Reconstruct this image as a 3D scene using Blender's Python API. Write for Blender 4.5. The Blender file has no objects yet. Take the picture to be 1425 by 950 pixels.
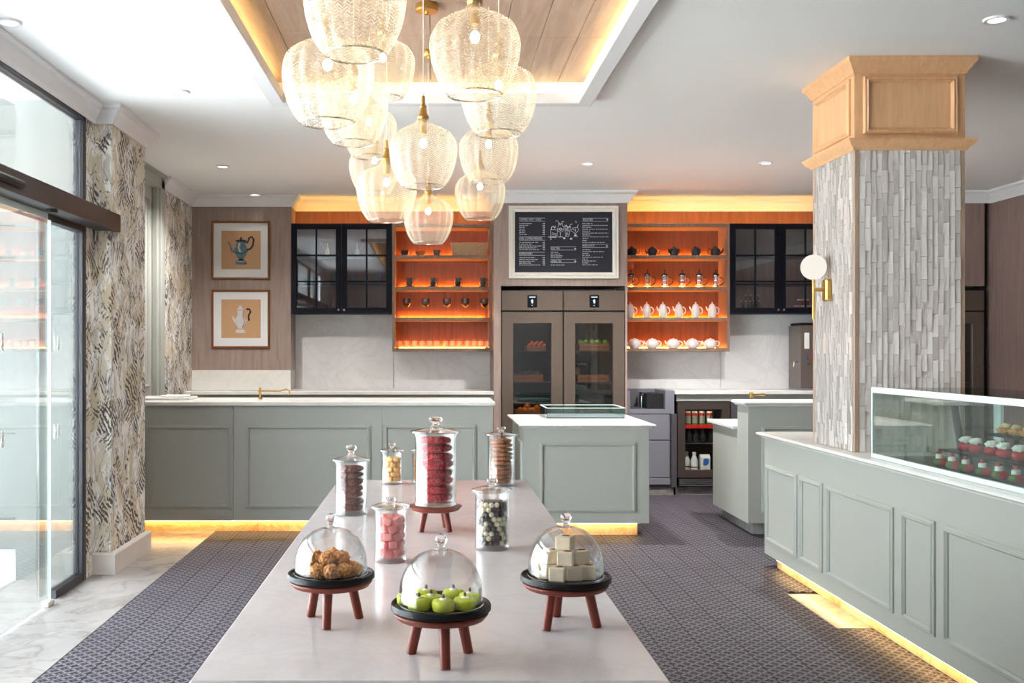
import bpy, bmesh, math, random
from mathutils import Vector, Matrix, noise
random.seed(7)
PI = math.pi
SC = bpy.context.scene
COL = SC.collection
# ---------------------------------------------------------------- camera, sky, exposure
F = 1400.0; VX, VY = 604.0, 488.0; CH = 1.42       # focal length in px, vanishing point, eye height
cam_d = bpy.data.cameras.new('camera'); cam = bpy.data.objects.new('camera', cam_d); COL.objects.link(cam)
cam.location = (0, 0, CH); cam.rotation_euler = (PI/2, 0, 0)
cam_d.sensor_width = 36; cam_d.lens = F/1425*36
cam_d.shift_x = (712.5-VX)/1425; cam_d.shift_y = (VY-475)/1425
cam_d.clip_start = .05; cam_d.clip_end = 200
SC.camera = cam
w = bpy.data.worlds.new('sky'); SC.world = w; w.use_nodes = True
w.node_tree.nodes['Background'].inputs[0].default_value = (.84, .93, 1, 1)
w.node_tree.nodes['Background'].inputs[1].default_value = 5.6
vs = SC.view_settings
vs.view_transform = 'Standard'; vs.look = 'None'; vs.exposure = 1.38; vs.gamma = 1.0; vs.use_curve_mapping = False
try:
    SC.cycles.transparent_max_bounces = 32; SC.cycles.max_bounces = 10
    SC.cycles.diffuse_bounces = 5; SC.cycles.sample_clamp_indirect = 8
except Exception: pass
def X(px, d): return (px-VX)*d/F
def Z(py, d): return CH-(py-VY)*d/F
# daylight portals on the glazed sides (they only steer sampling of the sky)
def portal(loc, rot, sx, sy):
    l = bpy.data.lights.new('daylight_portal', 'AREA'); l.shape = 'RECTANGLE'; l.size = sx; l.size_y = sy
    l.cycles.is_portal = True
    o = bpy.data.objects.new('daylight_portal', l); COL.objects.link(o); o.location = loc; o.rotation_euler = rot
portal((-2.3, 3.65, 1.48), (0, -PI/2, 0), 2.9, 5.1)
sun_d = bpy.data.lights.new('sun', 'SUN'); sun_d.energy = 52; sun_d.angle = .02; sun_d.color = (.95, .98, 1)
sun = bpy.data.objects.new('sun', sun_d); COL.objects.link(sun); sun.rotation_euler = (math.radians(12), math.radians(38), 0)   # high sun over the roof, lights the pavement outside
# ---------------------------------------------------------------- materials
def lin(c): c = c/255.0; return c/12.92 if c <= .04045 else ((c+.055)/1.055)**2.4
def L(rgb): return (lin(rgb[0]), lin(rgb[1]), lin(rgb[2]), 1)
class NT:
    def __init__(s, name):
        s.m = bpy.data.materials.new(name); s.m.use_nodes = True; s.t = s.m.node_tree; s.t.nodes.clear()
        s.out = s.n('ShaderNodeOutputMaterial')
    def n(s, k, **kw):
        nd = s.t.nodes.new(k)
        for a, b in kw.items(): setattr(nd, a, b)
        return nd
    def l(s, a, b): s.t.links.new(a, b)
    def val(s, x, sock):
        if isinstance(x, (int, float)): sock.default_value = x
        elif isinstance(x, tuple): sock.default_value = x
        else: s.l(x, sock)
    def math(s, op, a, b=0.0, c=0.0, clamp=False):
        nd = s.n('ShaderNodeMath', operation=op, use_clamp=clamp)
        s.val(a, nd.inputs[0]); s.val(b, nd.inputs[1]); s.val(c, nd.inputs[2]); return nd.outputs[0]
    def mix(s, f, a, b):
        nd = s.n('ShaderNodeMix', data_type='RGBA'); s.val(f, nd.inputs[0]); s.val(a, nd.inputs[6]); s.val(b, nd.inputs[7]); return nd.outputs[2]
    def ramp(s, f, a, b, ca=(0,0,0,1), cb=(1,1,1,1)):
        nd = s.n('ShaderNodeMapRange'); s.val(f, nd.inputs[0]); nd.inputs[1].default_value = a; nd.inputs[2].default_value = b
        nd.clamp = True; return nd.outputs[0]
    def coord(s, kind='Object', scale=(1,1,1), rot=(0,0,0)):
        tc = s.n('ShaderNodeTexCoord'); mp = s.n('ShaderNodeMapping'); s.l(tc.outputs[kind], mp.inputs[0])
        mp.inputs[3].default_value = scale; mp.inputs[2].default_value = rot; return mp.outputs[0]
    def pos(s, scale=(1,1,1), rot=(0,0,0)):
        g = s.n('ShaderNodeNewGeometry'); mp = s.n('ShaderNodeMapping'); s.l(g.outputs['Position'], mp.inputs[0])
        mp.inputs[3].default_value = scale; mp.inputs[2].default_value = rot; return mp.outputs[0]
    def noise(s, vec, scale, detail=4, rough=.5, dist=0.0):
        nd = s.n('ShaderNodeTexNoise'); s.l(vec, nd.inputs['Vector']); nd.inputs['Scale'].default_value = scale
        nd.inputs['Detail'].default_value = detail; nd.inputs['Roughness'].default_value = rough; nd.inputs['Distortion'].default_value = dist
        return nd.outputs[0]
    def bsdf(s, col, rough=.5, metal=0.0, bump=None, bstr=.3, bdist=.01, **kw):
        p = s.n('ShaderNodeBsdfPrincipled'); s.val(col, p.inputs['Base Color']); s.val(rough, p.inputs['Roughness']); s.val(metal, p.inputs['Metallic'])
        for k, v in kw.items(): s.val(v, p.inputs[k])
        if bump is not None:
            b = s.n('ShaderNodeBump'); b.inputs['Strength'].default_value = bstr; b.inputs['Distance'].default_value = bdist
            s.l(bump, b.inputs['Height']); s.l(b.outputs[0], p.inputs['Normal'])
        return p.outputs[0]
    def done(s, sh): s.l(sh, s.out.inputs[0]); return s.m
M = {}
def plain(name, rgb, rough=.5, metal=0.0, var=.06, scale=30, bstr=0.0, **kw):
    t = NT(name); v = t.coord(); n = t.noise(v, scale, 3)
    if var >= .3: n = t.ramp(n, .36, .64)
    a = L(rgb); lo = tuple(min(1, c*(1-var)) for c in a[:3])+(1,); hi = tuple(min(1, c*(1+var)) for c in a[:3])+(1,)
    M[name] = t.done(t.bsdf(t.mix(n, lo, hi), rough, metal, n if bstr else None, bstr, .004, **kw)); return M[name]
def emis(name, rgb, strength):
    t = NT(name); e = t.n('ShaderNodeEmission'); e.inputs[0].default_value = rgb+(1,); e.inputs[1].default_value = strength
    M[name] = t.done(e.outputs[0])
def wood(name, c1, c2, axis='z', rough=.45, scale=1.0):
    t = NT(name); s = {'z': (14, 14, 1.1), 'y': (14, 1.1, 14), 'x': (1.1, 14, 14)}[axis]
    v = t.pos(tuple(k*scale for k in s)); n = t.noise(v, 2.2, 6, .6, .6); n2 = t.noise(t.pos(tuple(k*scale*6 for k in s)), 3, 3, .6)
    f = t.math('ADD', t.math('MULTIPLY', t.ramp(n, .3, .7), .75), t.math('MULTIPLY', n2, .25))
    M[name] = t.done(t.bsdf(t.mix(f, L(c1), L(c2)), rough, 0.0, n2, .12, .003))
def thin_glass(name, tint=(1,1,1), refl=.05, power=4.0, rough=0.02, gain=.9):
    t = NT(name); lw = t.n('ShaderNodeLayerWeight'); lw.inputs[0].default_value = .5
    f = t.math('ADD', t.math('MULTIPLY', t.math('POWER', lw.outputs['Facing'], power), gain), refl, clamp=True)
    tr = t.n('ShaderNodeBsdfTransparent'); tr.inputs[0].default_value = tint+(1,)
    gl = t.n('ShaderNodeBsdfGlossy'); gl.inputs['Roughness'].default_value = rough
    mx = t.n('ShaderNodeMixShader'); t.l(f, mx.inputs[0]); t.l(tr.outputs[0], mx.inputs[1]); t.l(gl.outputs[0], mx.inputs[2])
    M[name] = t.done(mx.outputs[0])
plain('ceiling', (243, 242, 240), .9, var=.015); plain('white_trim', (228, 226, 226), .6, var=.01)
plain('sage', (163, 164, 156), .5, var=.02, scale=4); plain('navy', (12, 13, 25), .5, var=.1, **{'Specular IOR Level': .2}); plain('black_metal', (25, 24, 31), .4, var=.05)
plain('fridge_metal', (104, 90, 80), .38, .35, var=.04, scale=5); plain('dark', (16, 15, 16), .6); plain('steel', (128, 127, 136), .4, .15, var=.05); plain('boiler_steel', (112, 100, 94), .35, .3)
plain('dark_steel', (84, 80, 84), .4, .2); plain('brass', (186, 148, 82), .3, .9, var=.05); plain('chrome', (210, 210, 210), .15, 1.0)
plain('slate', (9, 9, 12), .45, var=.2, **{'Specular IOR Level': .3}); plain('stool_wood', (116, 42, 23), .4, var=.2, scale=12); plain('frame_gold', (128, 78, 40), .3, .3, var=.15)
plain('mat_board', (222, 222, 222), .8, var=.01); plain('canvas', (190, 150, 112), .9, var=.1, scale=40); plain('art_teal', (88, 116, 128), .7, var=.35, scale=60)
plain('art_teal_dark', (34, 48, 66), .7, var=.3); plain('art_silver', (196, 192, 192), .7, var=.12, scale=50); plain('art_silver_dark', (140, 134, 134), .7); plain('art_handle', (40, 28, 24), .7)
plain('menu_frame', (230, 225, 214), .6, var=.12, scale=90, bstr=.4); plain('slate_board', (22, 24, 38), .6, var=.06); plain('chalk', (206, 208, 214), .9, var=.02)
plain('pot_dark', (44, 48, 58), .35, var=.08); plain('cup_grey', (62, 72, 80), .4, var=.1); plain('porcelain', (232, 230, 228), .2, var=.01)
plain('press_plastic', (22, 20, 22), .3); plain('dark_fridge', (66, 55, 51), .4); wood('trim_oak', (150, 126, 108), (172, 148, 128)); plain('basket', (206, 172, 132), .9, var=.35, scale=160, bstr=.8); plain('red_paper', (170, 30, 18), .6); plain('bowl_wood', (190, 120, 60), .5, var=.2)
plain('crate', (150, 98, 58), .6, var=.2, scale=25); plain('orange', (240, 130, 30), .45, var=.08); plain('apple', (104, 160, 44), .3, var=.15); plain('egg', (196, 96, 54), .5, var=.1); plain('plum', (70, 40, 40), .4)
plain('label_cream', (226, 206, 150), .6); plain('bottle_dark', (26, 26, 26), .2); plain('white_plastic', (228, 226, 220), .35); plain('label_blue', (34, 94, 170), .4); plain('can_red', (196, 54, 34), .3, .3); plain('can_green', (60, 130, 50), .3, .3)
plain('can_silver', (190, 186, 170), .3, .5); plain('rail_red', (214, 34, 28), .4); plain('jar_red', (130, 34, 34), .3); plain('bottle_green', (60, 84, 62), .15); plain('gold_label', (196, 170, 90), .4)
plain('cookie_red', (200, 40, 52), .85, var=.5, scale=190, bstr=1.0); plain('cookie_brown', (122, 62, 48), .9, var=.4, scale=170, bstr=.9); plain('cookie_tan', (172, 104, 58), .85, var=.3, scale=120, bstr=.7)
plain('candy_yellow', (238, 190, 116), .5, var=.15, scale=60); plain('candy_orange', (232, 150, 70), .5, var=.15); plain('delight_pink', (240, 140, 136), .6, var=.22, scale=60); plain('choc_dark', (66, 40, 38), .35, var=.15); plain('choc_white', (238, 228, 196), .35, var=.04)
plain('pastry_gold', (216, 146, 82), .7, var=.35, scale=130, bstr=.8); plain('green_sweet', (188, 194, 34), .55, var=.12, scale=80); plain('white_cream', (240, 236, 226), .7); plain('nut', (120, 90, 50), .6); plain('nougat', (222, 204, 176), .75, var=.08, scale=70, bstr=.3); plain('almond', (140, 66, 36), .6, var=.2)
plain('glaze_red', (190, 28, 48), .12, var=.15); plain('glaze_green', (88, 104, 40), .25, var=.2); plain('stone_trim', (196, 188, 182), .5, var=.12, scale=9); plain('tile_grout', (150, 140, 132), .9); plain('stainless_tray', (40, 40, 46), .3, .3)
plain('sticker', (245, 245, 245), .8, var=.0); plain('led_channel', (220, 215, 205), .6); plain('outside_paint', (118, 121, 117), .7, var=.02); plain('ground_stone', (196, 197, 198), .8, var=.06)
plain('alu_frame', (214, 226, 222), .3, var=.01); plain('screen_black', (12, 12, 18), .15)
wood('taupe_oak', (134, 114, 106), (166, 146, 136), 'z'); wood('shelf_oak', (118, 92, 76), (150, 120, 100), 'z'); wood('shelf_back_oak', (112, 66, 46), (148, 92, 64), 'z')
wood('pale_oak', (202, 154, 110), (220, 174, 130), 'z', .5, 1.5); wood('plank_oak', (150, 122, 104), (192, 164, 142), 'y', .55, .6); wood('right_oak', (124, 101, 95), (150, 126, 118), 'z')
emis('bulb', (1, .90, .77), 19.0); emis('led_amber', (1, .30, .03), 46.0); emis('led_plinth', (1, .66, .27), 7.0); emis('led_cove', (1, .50, .10), 17.0); emis('led_coffer', (1, .72, .30), 5.0)
emis('downlight', (1, .95, .86), 1.5); emis('globe', (1, .94, .84), .37); emis('display', (.5, .8, 1), 1.0); emis('fridge_light', (1, .86, .66), 22.0)
thin_glass('rim_glass', (.9, .93, .93), .18, 2.0); thin_glass('shade_rim', (.98, .95, .88), .42, 1.0, .2); thin_glass('clear_glass', (.985, .99, .99), .045, 3.0); thin_glass('pane_glass', (.93, .95, .945), .06, 4.0); thin_glass('case_glass', (.86, .92, .90), .08, 3.5); thin_glass('door_glass', (.93, .945, .94), .07, 2.6)
thin_glass('dark_glass', (.74, .72, .72), .07, 3.0); thin_glass('cabinet_glass', (.85, .85, .87), .12, 3.5, .01); thin_glass('green_glass', (.80, .92, .89), .08, 3.0)
def marble(name, base, vein, rough, sc, amt=.5):
    t = NT(name); v = t.pos(); n = t.noise(v, sc, 8, .6, 1.2); n2 = t.noise(v, sc*.35, 5, .55, .8)
    ve = t.math('SUBTRACT', 1.0, t.ramp(t.math('ABSOLUTE', t.math('SUBTRACT', n, .5)), 0.0, .05))
    f = t.math('ADD', t.math('MULTIPLY', ve, amt*.5), t.math('MULTIPLY', t.ramp(n2, .35, .7), amt))
    M[name] = t.done(t.bsdf(t.mix(f, L(base), L(vein)), rough))
marble('table_marble', (216, 209, 208), (196, 189, 188), .16, 5, .5); marble('counter_marble', (226, 224, 218), (206, 202, 196), .22, 4, .5)
marble('splash_marble', (228, 225, 224), (206, 203, 204), .4, 2.5, .7); marble('floor_stone', (156, 151, 148), (116, 110, 107), .24, 2.6, .8); marble('onyx', (236, 206, 150), (200, 140, 80), .4, 7, .8)
# floor tile print: diagonal lattice of dark diamonds between pale lines, one period = a sixth of a tile
def tile_print():
    t = NT('floor_tile'); g = t.n('ShaderNodeNewGeometry'); sp = t.n('ShaderNodeSeparateXYZ'); t.l(g.outputs['Position'], sp.inputs[0])
    k = 6/.2/2
    x = t.math('MULTIPLY', t.math('ADD', sp.outputs[0], 1.72), k); y = t.math('MULTIPLY', sp.outputs[1], k)
    a = t.math('FRACT', t.math('ADD', t.math('ADD', x, y), 100.0)); b = t.math('FRACT', t.math('ADD', t.math('SUBTRACT', x, y), 100.0))
    da = t.math('ABSOLUTE', t.math('SUBTRACT', a, .5)); db = t.math('ABSOLUTE', t.math('SUBTRACT', b, .5))
    mx = t.math('MAXIMUM', da, db); mn = t.math('MINIMUM', da, db)
    dot = t.math('LESS_THAN', mx, .27); hole = t.math('LESS_THAN', mx, .07); line = t.math('GREATER_THAN', mx, .43); cross = t.math('GREATER_THAN', mn, .40)
    c = t.mix(dot, L((66, 62, 70)), L((13, 12, 15))); c = t.mix(hole, c, L((110, 104, 110))); c = t.mix(line, c, L((118, 112, 120))); c = t.mix(cross, c, L((60, 56, 62)))
    ob = t.n('ShaderNodeObjectInfo'); sh = t.math('ADD', t.math('MULTIPLY', ob.outputs['Random'], .16), .90)
    hs = t.n('ShaderNodeHueSaturation'); t.l(c, hs.inputs['Color']); t.l(sh, hs.inputs['Value'])
    M['floor_tile'] = t.done(t.bsdf(hs.outputs[0], .6, **{'Specular IOR Level': .22}))
tile_print(); plain('floor_grout', (44, 42, 46), .9)
def glazed_tile():
    t = NT('glazed_tile'); ob = t.n('ShaderNodeObjectInfo'); v = t.pos((1, 1, .3)); n = t.noise(v, 30, 3)
    f = t.math('ADD', t.math('MULTIPLY', ob.outputs['Random'], .6), t.math('MULTIPLY', n, .5))
    M['glazed_tile'] = t.done(t.bsdf(t.mix(f, L((176, 166, 159)), L((216, 209, 203))), .16, 0.0, n, .25, .006))
glazed_tile()
def wallpaper():
    t = NT('wallpaper'); g = t.n('ShaderNodeNewGeometry'); sp = t.n('ShaderNodeSeparateXYZ'); t.l(g.outputs['Position'], sp.inputs[0])
    s = t.math('ADD', t.math('MULTIPLY', sp.outputs[0], 1.6), sp.outputs[1])
    cb = t.n('ShaderNodeCombineXYZ'); t.l(s, cb.inputs[0]); t.l(sp.outputs[2], cb.inputs[1])
    base = cb.outputs[0]
    wn = t.n('ShaderNodeTexNoise'); t.l(base, wn.inputs[0]); wn.inputs['Scale'].default_value = 2.6; wn.inputs['Detail'].default_value = 2
    va = t.n('ShaderNodeVectorMath', operation='MULTIPLY_ADD'); t.l(wn.outputs['Color'], va.inputs[0]); va.inputs[1].default_value = (.28, .28, 0); t.l(base, va.inputs[2])
    dv = va.outputs[0]
    def mp(sc, rot):
        m = t.n('ShaderNodeMapping'); t.l(dv, m.inputs[0]); m.inputs[2].default_value = (0, 0, rot); m.inputs[3].default_value = sc; return m.outputs[0]
    def wave(sc, rot, dist):
        wv = t.n('ShaderNodeTexWave'); wv.bands_direction = 'Y'; t.l(mp((1, 1, 1), rot), wv.inputs['Vector']); wv.inputs['Scale'].default_value = sc; wv.inputs['Distortion'].default_value = dist; wv.inputs['Detail'].default_value = 2; wv.inputs['Detail Scale'].default_value = 3
        return wv.outputs['Fac']
    plume = t.ramp(t.noise(mp((3.4, 2.0, 1), 0), 1.7, 6, .7), .47, .54)
    m1 = t.ramp(t.noise(mp((3.9, 2.4, 1), .15), 1.4, 5, .65), .52, .56); m2 = t.ramp(t.noise(mp((3.7, 2.6, 1), -.25), 1.5, 5, .65), .54, .58)
    h1 = t.ramp(wave(9, .75, 4.0), .34, .62); h2 = t.ramp(wave(10, -.80, 4.0), .38, .66); h3 = t.ramp(t.noise(mp((13, 4, 1), .25), 1.5, 4, .6), .50, .55)
    thin = t.math('SUBTRACT', 1.0, t.ramp(t.math('ABSOLUTE', t.math('SUBTRACT', t.noise(mp((5, 2.6, 1), .1), 1.7, 5), .5)), 0.0, .016))
    c = t.mix(t.ramp(t.noise(base, 1.5, 2), .4, .6), L((212, 203, 186)), L((202, 188, 164)))
    c = t.mix(t.math('MULTIPLY', plume, .9), c, L((238, 236, 233)))
    c = t.mix(t.math('MULTIPLY', t.math('MULTIPLY', plume, h3), .45), c, L((126, 116, 108)))
    c = t.mix(t.math('MULTIPLY', t.math('MULTIPLY', m1, h1), .92), c, L((58, 51, 48)))
    c = t.mix(t.math('MULTIPLY', t.math('MULTIPLY', m2, h2), .85), c, L((84, 72, 66)))
    c = t.mix(t.math('MULTIPLY', thin, .75), c, L((66, 58, 56)))
    M['wallpaper'] = t.done(t.bsdf(c, .8))
wallpaper()
def shade_glass():
    t = NT('shade_glass'); uv = t.n('ShaderNodeUVMap'); sp = t.n('ShaderNodeSeparateXYZ'); t.l(uv.outputs[0], sp.inputs[0])
    zig = t.math('ABSOLUTE', t.math('SUBTRACT', t.math('FRACT', t.math('MULTIPLY', sp.outputs[0], 36.0)), .5))
    ph = t.math('FRACT', t.math('ADD', t.math('MULTIPLY', sp.outputs[1], 31.0), t.math('MULTIPLY', zig, 2.0)))
    h = t.ramp(t.math('ABSOLUTE', t.math('SUBTRACT', ph, .5)), .12, .38)
    tr = t.n('ShaderNodeBsdfTransparent'); tr.inputs[0].default_value = (1, .965, .89, 1)
    tl = t.n('ShaderNodeBsdfTranslucent'); t.l(t.mix(h, L((234, 206, 164)), L((255, 249, 238))), tl.inputs[0])
    df = t.n('ShaderNodeBsdfDiffuse'); df.inputs[0].default_value = L((246, 232, 208))
    gl = t.n('ShaderNodeBsdfGlossy'); gl.inputs['Roughness'].default_value = .12
    bp = t.n('ShaderNodeBump'); bp.inputs['Strength'].default_value = .5; bp.inputs['Distance'].default_value = .004; t.l(h, bp.inputs['Height']); t.l(bp.outputs[0], gl.inputs['Normal'])
    m0 = t.n('ShaderNodeMixShader'); m0.inputs[0].default_value = .35; t.l(tl.outputs[0], m0.inputs[1]); t.l(df.outputs[0], m0.inputs[2])
    lw = t.n('ShaderNodeLayerWeight'); lw.inputs[0].default_value = .5; fc = t.math('POWER', lw.outputs['Facing'], 2.0)
    m1 = t.n('ShaderNodeMixShader'); t.l(t.math('ADD', t.math('MULTIPLY', fc, .4), t.math('ADD', t.math('MULTIPLY', h, .24), .05), clamp=True), m1.inputs[0]); t.l(tr.outputs[0], m1.inputs[1]); t.l(m0.outputs[0], m1.inputs[2])
    m2 = t.n('ShaderNodeMixShader'); t.l(t.math('ADD', t.math('MULTIPLY', fc, .22), .05), m2.inputs[0]); t.l(m1.outputs[0], m2.inputs[1]); t.l(gl.outputs[0], m2.inputs[2])
    M['shade_glass'] = t.done(m2.outputs[0])
shade_glass()
def frost():
    t = NT('tumbler_fill'); tr = t.n('ShaderNodeBsdfTransparent'); tl = t.n('ShaderNodeBsdfTranslucent'); tl.inputs[0].default_value = L((250, 236, 220)); df = t.n('ShaderNodeBsdfDiffuse'); df.inputs[0].default_value = L((240, 228, 214))
    a = t.n('ShaderNodeMixShader'); a.inputs[0].default_value = .4; t.l(tl.outputs[0], a.inputs[1]); t.l(df.outputs[0], a.inputs[2]); b = t.n('ShaderNodeMixShader'); b.inputs[0].default_value = .5; t.l(tr.outputs[0], b.inputs[1]); t.l(a.outputs[0], b.inputs[2]); M['tumbler_fill'] = t.done(b.outputs[0])
frost()
ORD = ['first', 'second', 'third', 'fourth', 'fifth', 'sixth', 'seventh', 'eighth', 'ninth', 'tenth', 'eleventh', 'twelfth', 'thirteenth', 'fourteenth']
# ---------------------------------------------------------------- mesh helpers
def tag(o, label=None, cat=None, group=None, kind=None):
    if label: o['label'] = label
    if cat: o['category'] = cat
    if group: o['group'] = group
    if kind: o['kind'] = kind
    return o
def thing(name, loc, label, cat, group=None, rz=0):
    o = bpy.data.objects.new(name, None); o.empty_display_size = .05; COL.objects.link(o); o.location = loc; o.rotation_euler = (0, 0, rz)
    return tag(o, label, cat, group)
def mesh_obj(name, me, mat, parent=None):
    o = bpy.data.objects.new(name, me); COL.objects.link(o); me.materials.clear(); me.materials.append(M[mat]); o.parent = parent; return o
def inst(name, me, parent, loc=(0,0,0), rot=(0,0,0), sc=None):
    o = bpy.data.objects.new(name, me); COL.objects.link(o); o.parent = parent; o.location = loc; o.rotation_euler = rot
    if sc: o.scale = sc
    return o
def dup(root, loc, rz=None, label=None, group=None):
    r = root.copy(); COL.objects.link(r); r.location = loc
    if rz is not None: r.rotation_euler = (0, 0, rz)
    if label: r['label'] = label
    if group: r['group'] = group
    for ch in list(root.children):
        c = ch.copy(); COL.objects.link(c); c.parent = r
        for g in list(ch.children):
            e = g.copy(); COL.objects.link(e); e.parent = c
    return r
class MB:
    def __init__(s): s.v = []; s.f = []; s.uv = None
    def quad(s, a, b, c, d): n = len(s.v); s.v += [a, b, c, d]; s.f.append((n, n+1, n+2, n+3)); return s
    def box(s, x0, x1, y0, y1, z0, z1, b=0.0):
        n = len(s.v)
        if x0 > x1: x0, x1 = x1, x0
        if y0 > y1: y0, y1 = y1, y0
        if z0 > z1: z0, z1 = z1, z0
        if b <= 0:
            s.v += [(x0,y0,z0),(x1,y0,z0),(x1,y1,z0),(x0,y1,z0),(x0,y0,z1),(x1,y0,z1),(x1,y1,z1),(x0,y1,z1)]
            for q in ((0,3,2,1),(4,5,6,7),(0,1,5,4),(1,2,6,5),(2,3,7,6),(3,0,4,7)): s.f.append(tuple(n+i for i in q))
            return s
        b = min(b, (x1-x0)*.45, (y1-y0)*.45, (z1-z0)*.45); ix = {}
        for sx in (0, 1):
            for sy in (0, 1):
                for sz in (0, 1):
                    x, y, z = (x0, x1)[sx], (y0, y1)[sy], (z0, z1)[sz]; dx, dy, dz = b*(1-2*sx), b*(1-2*sy), b*(1-2*sz)
                    for k, p in enumerate(((x, y+dy, z+dz), (x+dx, y, z+dz), (x+dx, y+dy, z))):
                        ix[sx, sy, sz, k] = len(s.v); s.v.append(p)
        R = ((0,0),(1,0),(1,1),(0,1))
        for q in (0, 1):
            s.f.append(tuple(ix[q, i, j, 0] for i, j in R)); s.f.append(tuple(ix[i, q, j, 1] for i, j in R)); s.f.append(tuple(ix[i, j, q, 2] for i, j in R))
        for i in (0, 1):
            for j in (0, 1):
                s.f.append((ix[i,j,0,0], ix[i,j,1,0], ix[i,j,1,1], ix[i,j,0,1])); s.f.append((ix[i,0,j,0], ix[i,1,j,0], ix[i,1,j,2], ix[i,0,j,2])); s.f.append((ix[0,i,j,1], ix[1,i,j,1], ix[1,i,j,2], ix[0,i,j,2]))
                for k in (0, 1): s.f.append((ix[i,j,k,0], ix[i,j,k,1], ix[i,j,k,2]))
        return s
    def lathe(s, prof, seg=24, c=(0,0,0), lobes=0, amp=0.0, axis='z', cap=False, uv=False):
        n = len(s.v); uvs = []
        for i, (r, z) in enumerate(prof):
            for k in range(seg):
                a = 2*PI*k/seg; rr = r*(1+amp*(2*abs(math.cos(lobes/2*a))-1)) if lobes else r
                p = (rr*math.cos(a), rr*math.sin(a), z)
                if axis == 'x': p = (p[2], p[0], p[1])
                elif axis == 'y': p = (p[0], p[2], p[1])
                s.v.append((c[0]+p[0], c[1]+p[1], c[2]+p[2])); uvs.append((k/seg, i/(len(prof)-1)))
        for i in range(len(prof)-1):
            for k in range(seg):
                k2 = (k+1) % seg; s.f.append((n+i*seg+k, n+i*seg+k2, n+(i+1)*seg+k2, n+(i+1)*seg+k))
        if cap:
            s.f.append(tuple(n+k for k in range(seg))); m = n+(len(prof)-1)*seg; s.f.append(tuple(m+k for k in range(seg)))
        return s
    def tube(s, pts, r, seg=8, cap=True):
        pts = [Vector(p) for p in pts]; n = len(s.v); rs = r if isinstance(r, (list, tuple)) else [r]*len(pts); up = None
        for i, p in enumerate(pts):
            t = (pts[min(i+1, len(pts)-1)]-pts[max(i-1, 0)]).normalized()
            if up is None: up = t.orthogonal().normalized()
            up = (up-t*up.dot(t)); up = up.normalized() if up.length > 1e-6 else t.orthogonal().normalized(); q = t.cross(up)
            for k in range(seg):
                a = 2*PI*k/seg; s.v.append(tuple(p+(up*math.cos(a)+q*math.sin(a))*rs[i]))
        for i in range(len(pts)-1):
            for k in range(seg): k2 = (k+1) % seg; s.f.append((n+i*seg+k, n+i*seg+k2, n+(i+1)*seg+k2, n+(i+1)*seg+k))
        if cap: s.f.append(tuple(n+k for k in range(seg))); m = n+(len(pts)-1)*seg; s.f.append(tuple(m+k for k in range(seg)))
        return s
    def prism(s, poly, fn, h):           # poly of (u,v); fn(u,v,w)->xyz
        n = len(s.v); k = len(poly); s.v += [fn(u, v, 0) for u, v in poly]+[fn(u, v, h) for u, v in poly]
        s.f.append(tuple(range(n, n+k))); s.f.append(tuple(range(n+k, n+2*k)))
        for i in range(k): j = (i+1) % k; s.f.append((n+i, n+j, n+k+j, n+k+i))
        return s
    def ring(s, u0, u1, v0, v1, prof, fn):   # picture-frame ring: prof = [(inset, height), ...]
        n = len(s.v)
        for o, h in prof: s.v += [fn(u0+o, v0+o, h), fn(u1-o, v0+o, h), fn(u1-o, v1-o, h), fn(u0+o, v1-o, h)]
        m = len(prof)
        for i in range(m):
            j = (i+1) % m
            for k in range(4): k2 = (k+1) % 4; s.f.append((n+i*4+k, n+i*4+k2, n+j*4+k2, n+j*4+k))
        return s
    def sweep(s, path, prof, side=1, closed=False):   # prof = [(out, z)]; path in plan
        P = [Vector(p) for p in path]; n = len(s.v); k = len(P); m = len(prof)
        def nrm(a, b): d = (b-a).normalized(); return Vector((-d.y, d.x))*side
        for i in range(k):
            a = P[i-1] if (i > 0 or closed) else None; b = P[(i+1) % k] if (i < k-1 or closed) else None
            if a is None: o = nrm(P[i], b)
            elif b is None: o = nrm(a, P[i])
            else:
                n1, n2 = nrm(a, P[i]), nrm(P[i], b); o = (n1+n2); o = o/max(.2, (1+n1.dot(n2)))
            for q, z in prof: s.v.append((P[i].x+o.x*q, P[i].y+o.y*q, z))
        for i in range(k if closed else k-1):
            i2 = (i+1) % k
            for j in range(m): j2 = (j+1) % m; s.f.append((n+i*m+j, n+i2*m+j, n+i2*m+j2, n+i*m+j2))
        if not closed: s.f.append(tuple(n+j for j in range(m))); s.f.append(tuple(n+(k-1)*m+j for j in range(m)))
        return s
    def mesh(s, name, smooth=35, off=(0,0,0), fix=True):
        me = bpy.data.meshes.new(name); me.from_pydata([(a-off[0], b-off[1], c-off[2]) for a, b, c in s.v], [], s.f)
        if fix:
            bm = bmesh.new(); bm.from_mesh(me); bmesh.ops.recalc_face_normals(bm, faces=bm.faces); bm.to_mesh(me); bm.free()
        if smooth:
            me.polygons.foreach_set('use_smooth', [True]*len(me.polygons)); me.set_sharp_from_angle(angle=math.radians(smooth))
        me.update(); return me
    def build(s, name, mat, parent=None, smooth=35, local=False, label=None):
        off = Vector((0, 0, 0)); p = parent
        if not local:
            while p: off += Vector(p.location); p = p.parent
        if parent is None and not local and s.v:      # put the origin at the base of the thing itself
            xs = [q[0] for q in s.v]; ys = [q[1] for q in s.v]; zs = [q[2] for q in s.v]
            off = Vector(((min(xs)+max(xs))/2, (min(ys)+max(ys))/2, min(zs)))
            o = mesh_obj(name, s.mesh(name, smooth, off), mat, None); o.location = off
        else: o = mesh_obj(name, s.mesh(name, smooth, off), mat, parent)
        if label: o['label'] = label
        return o
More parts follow.
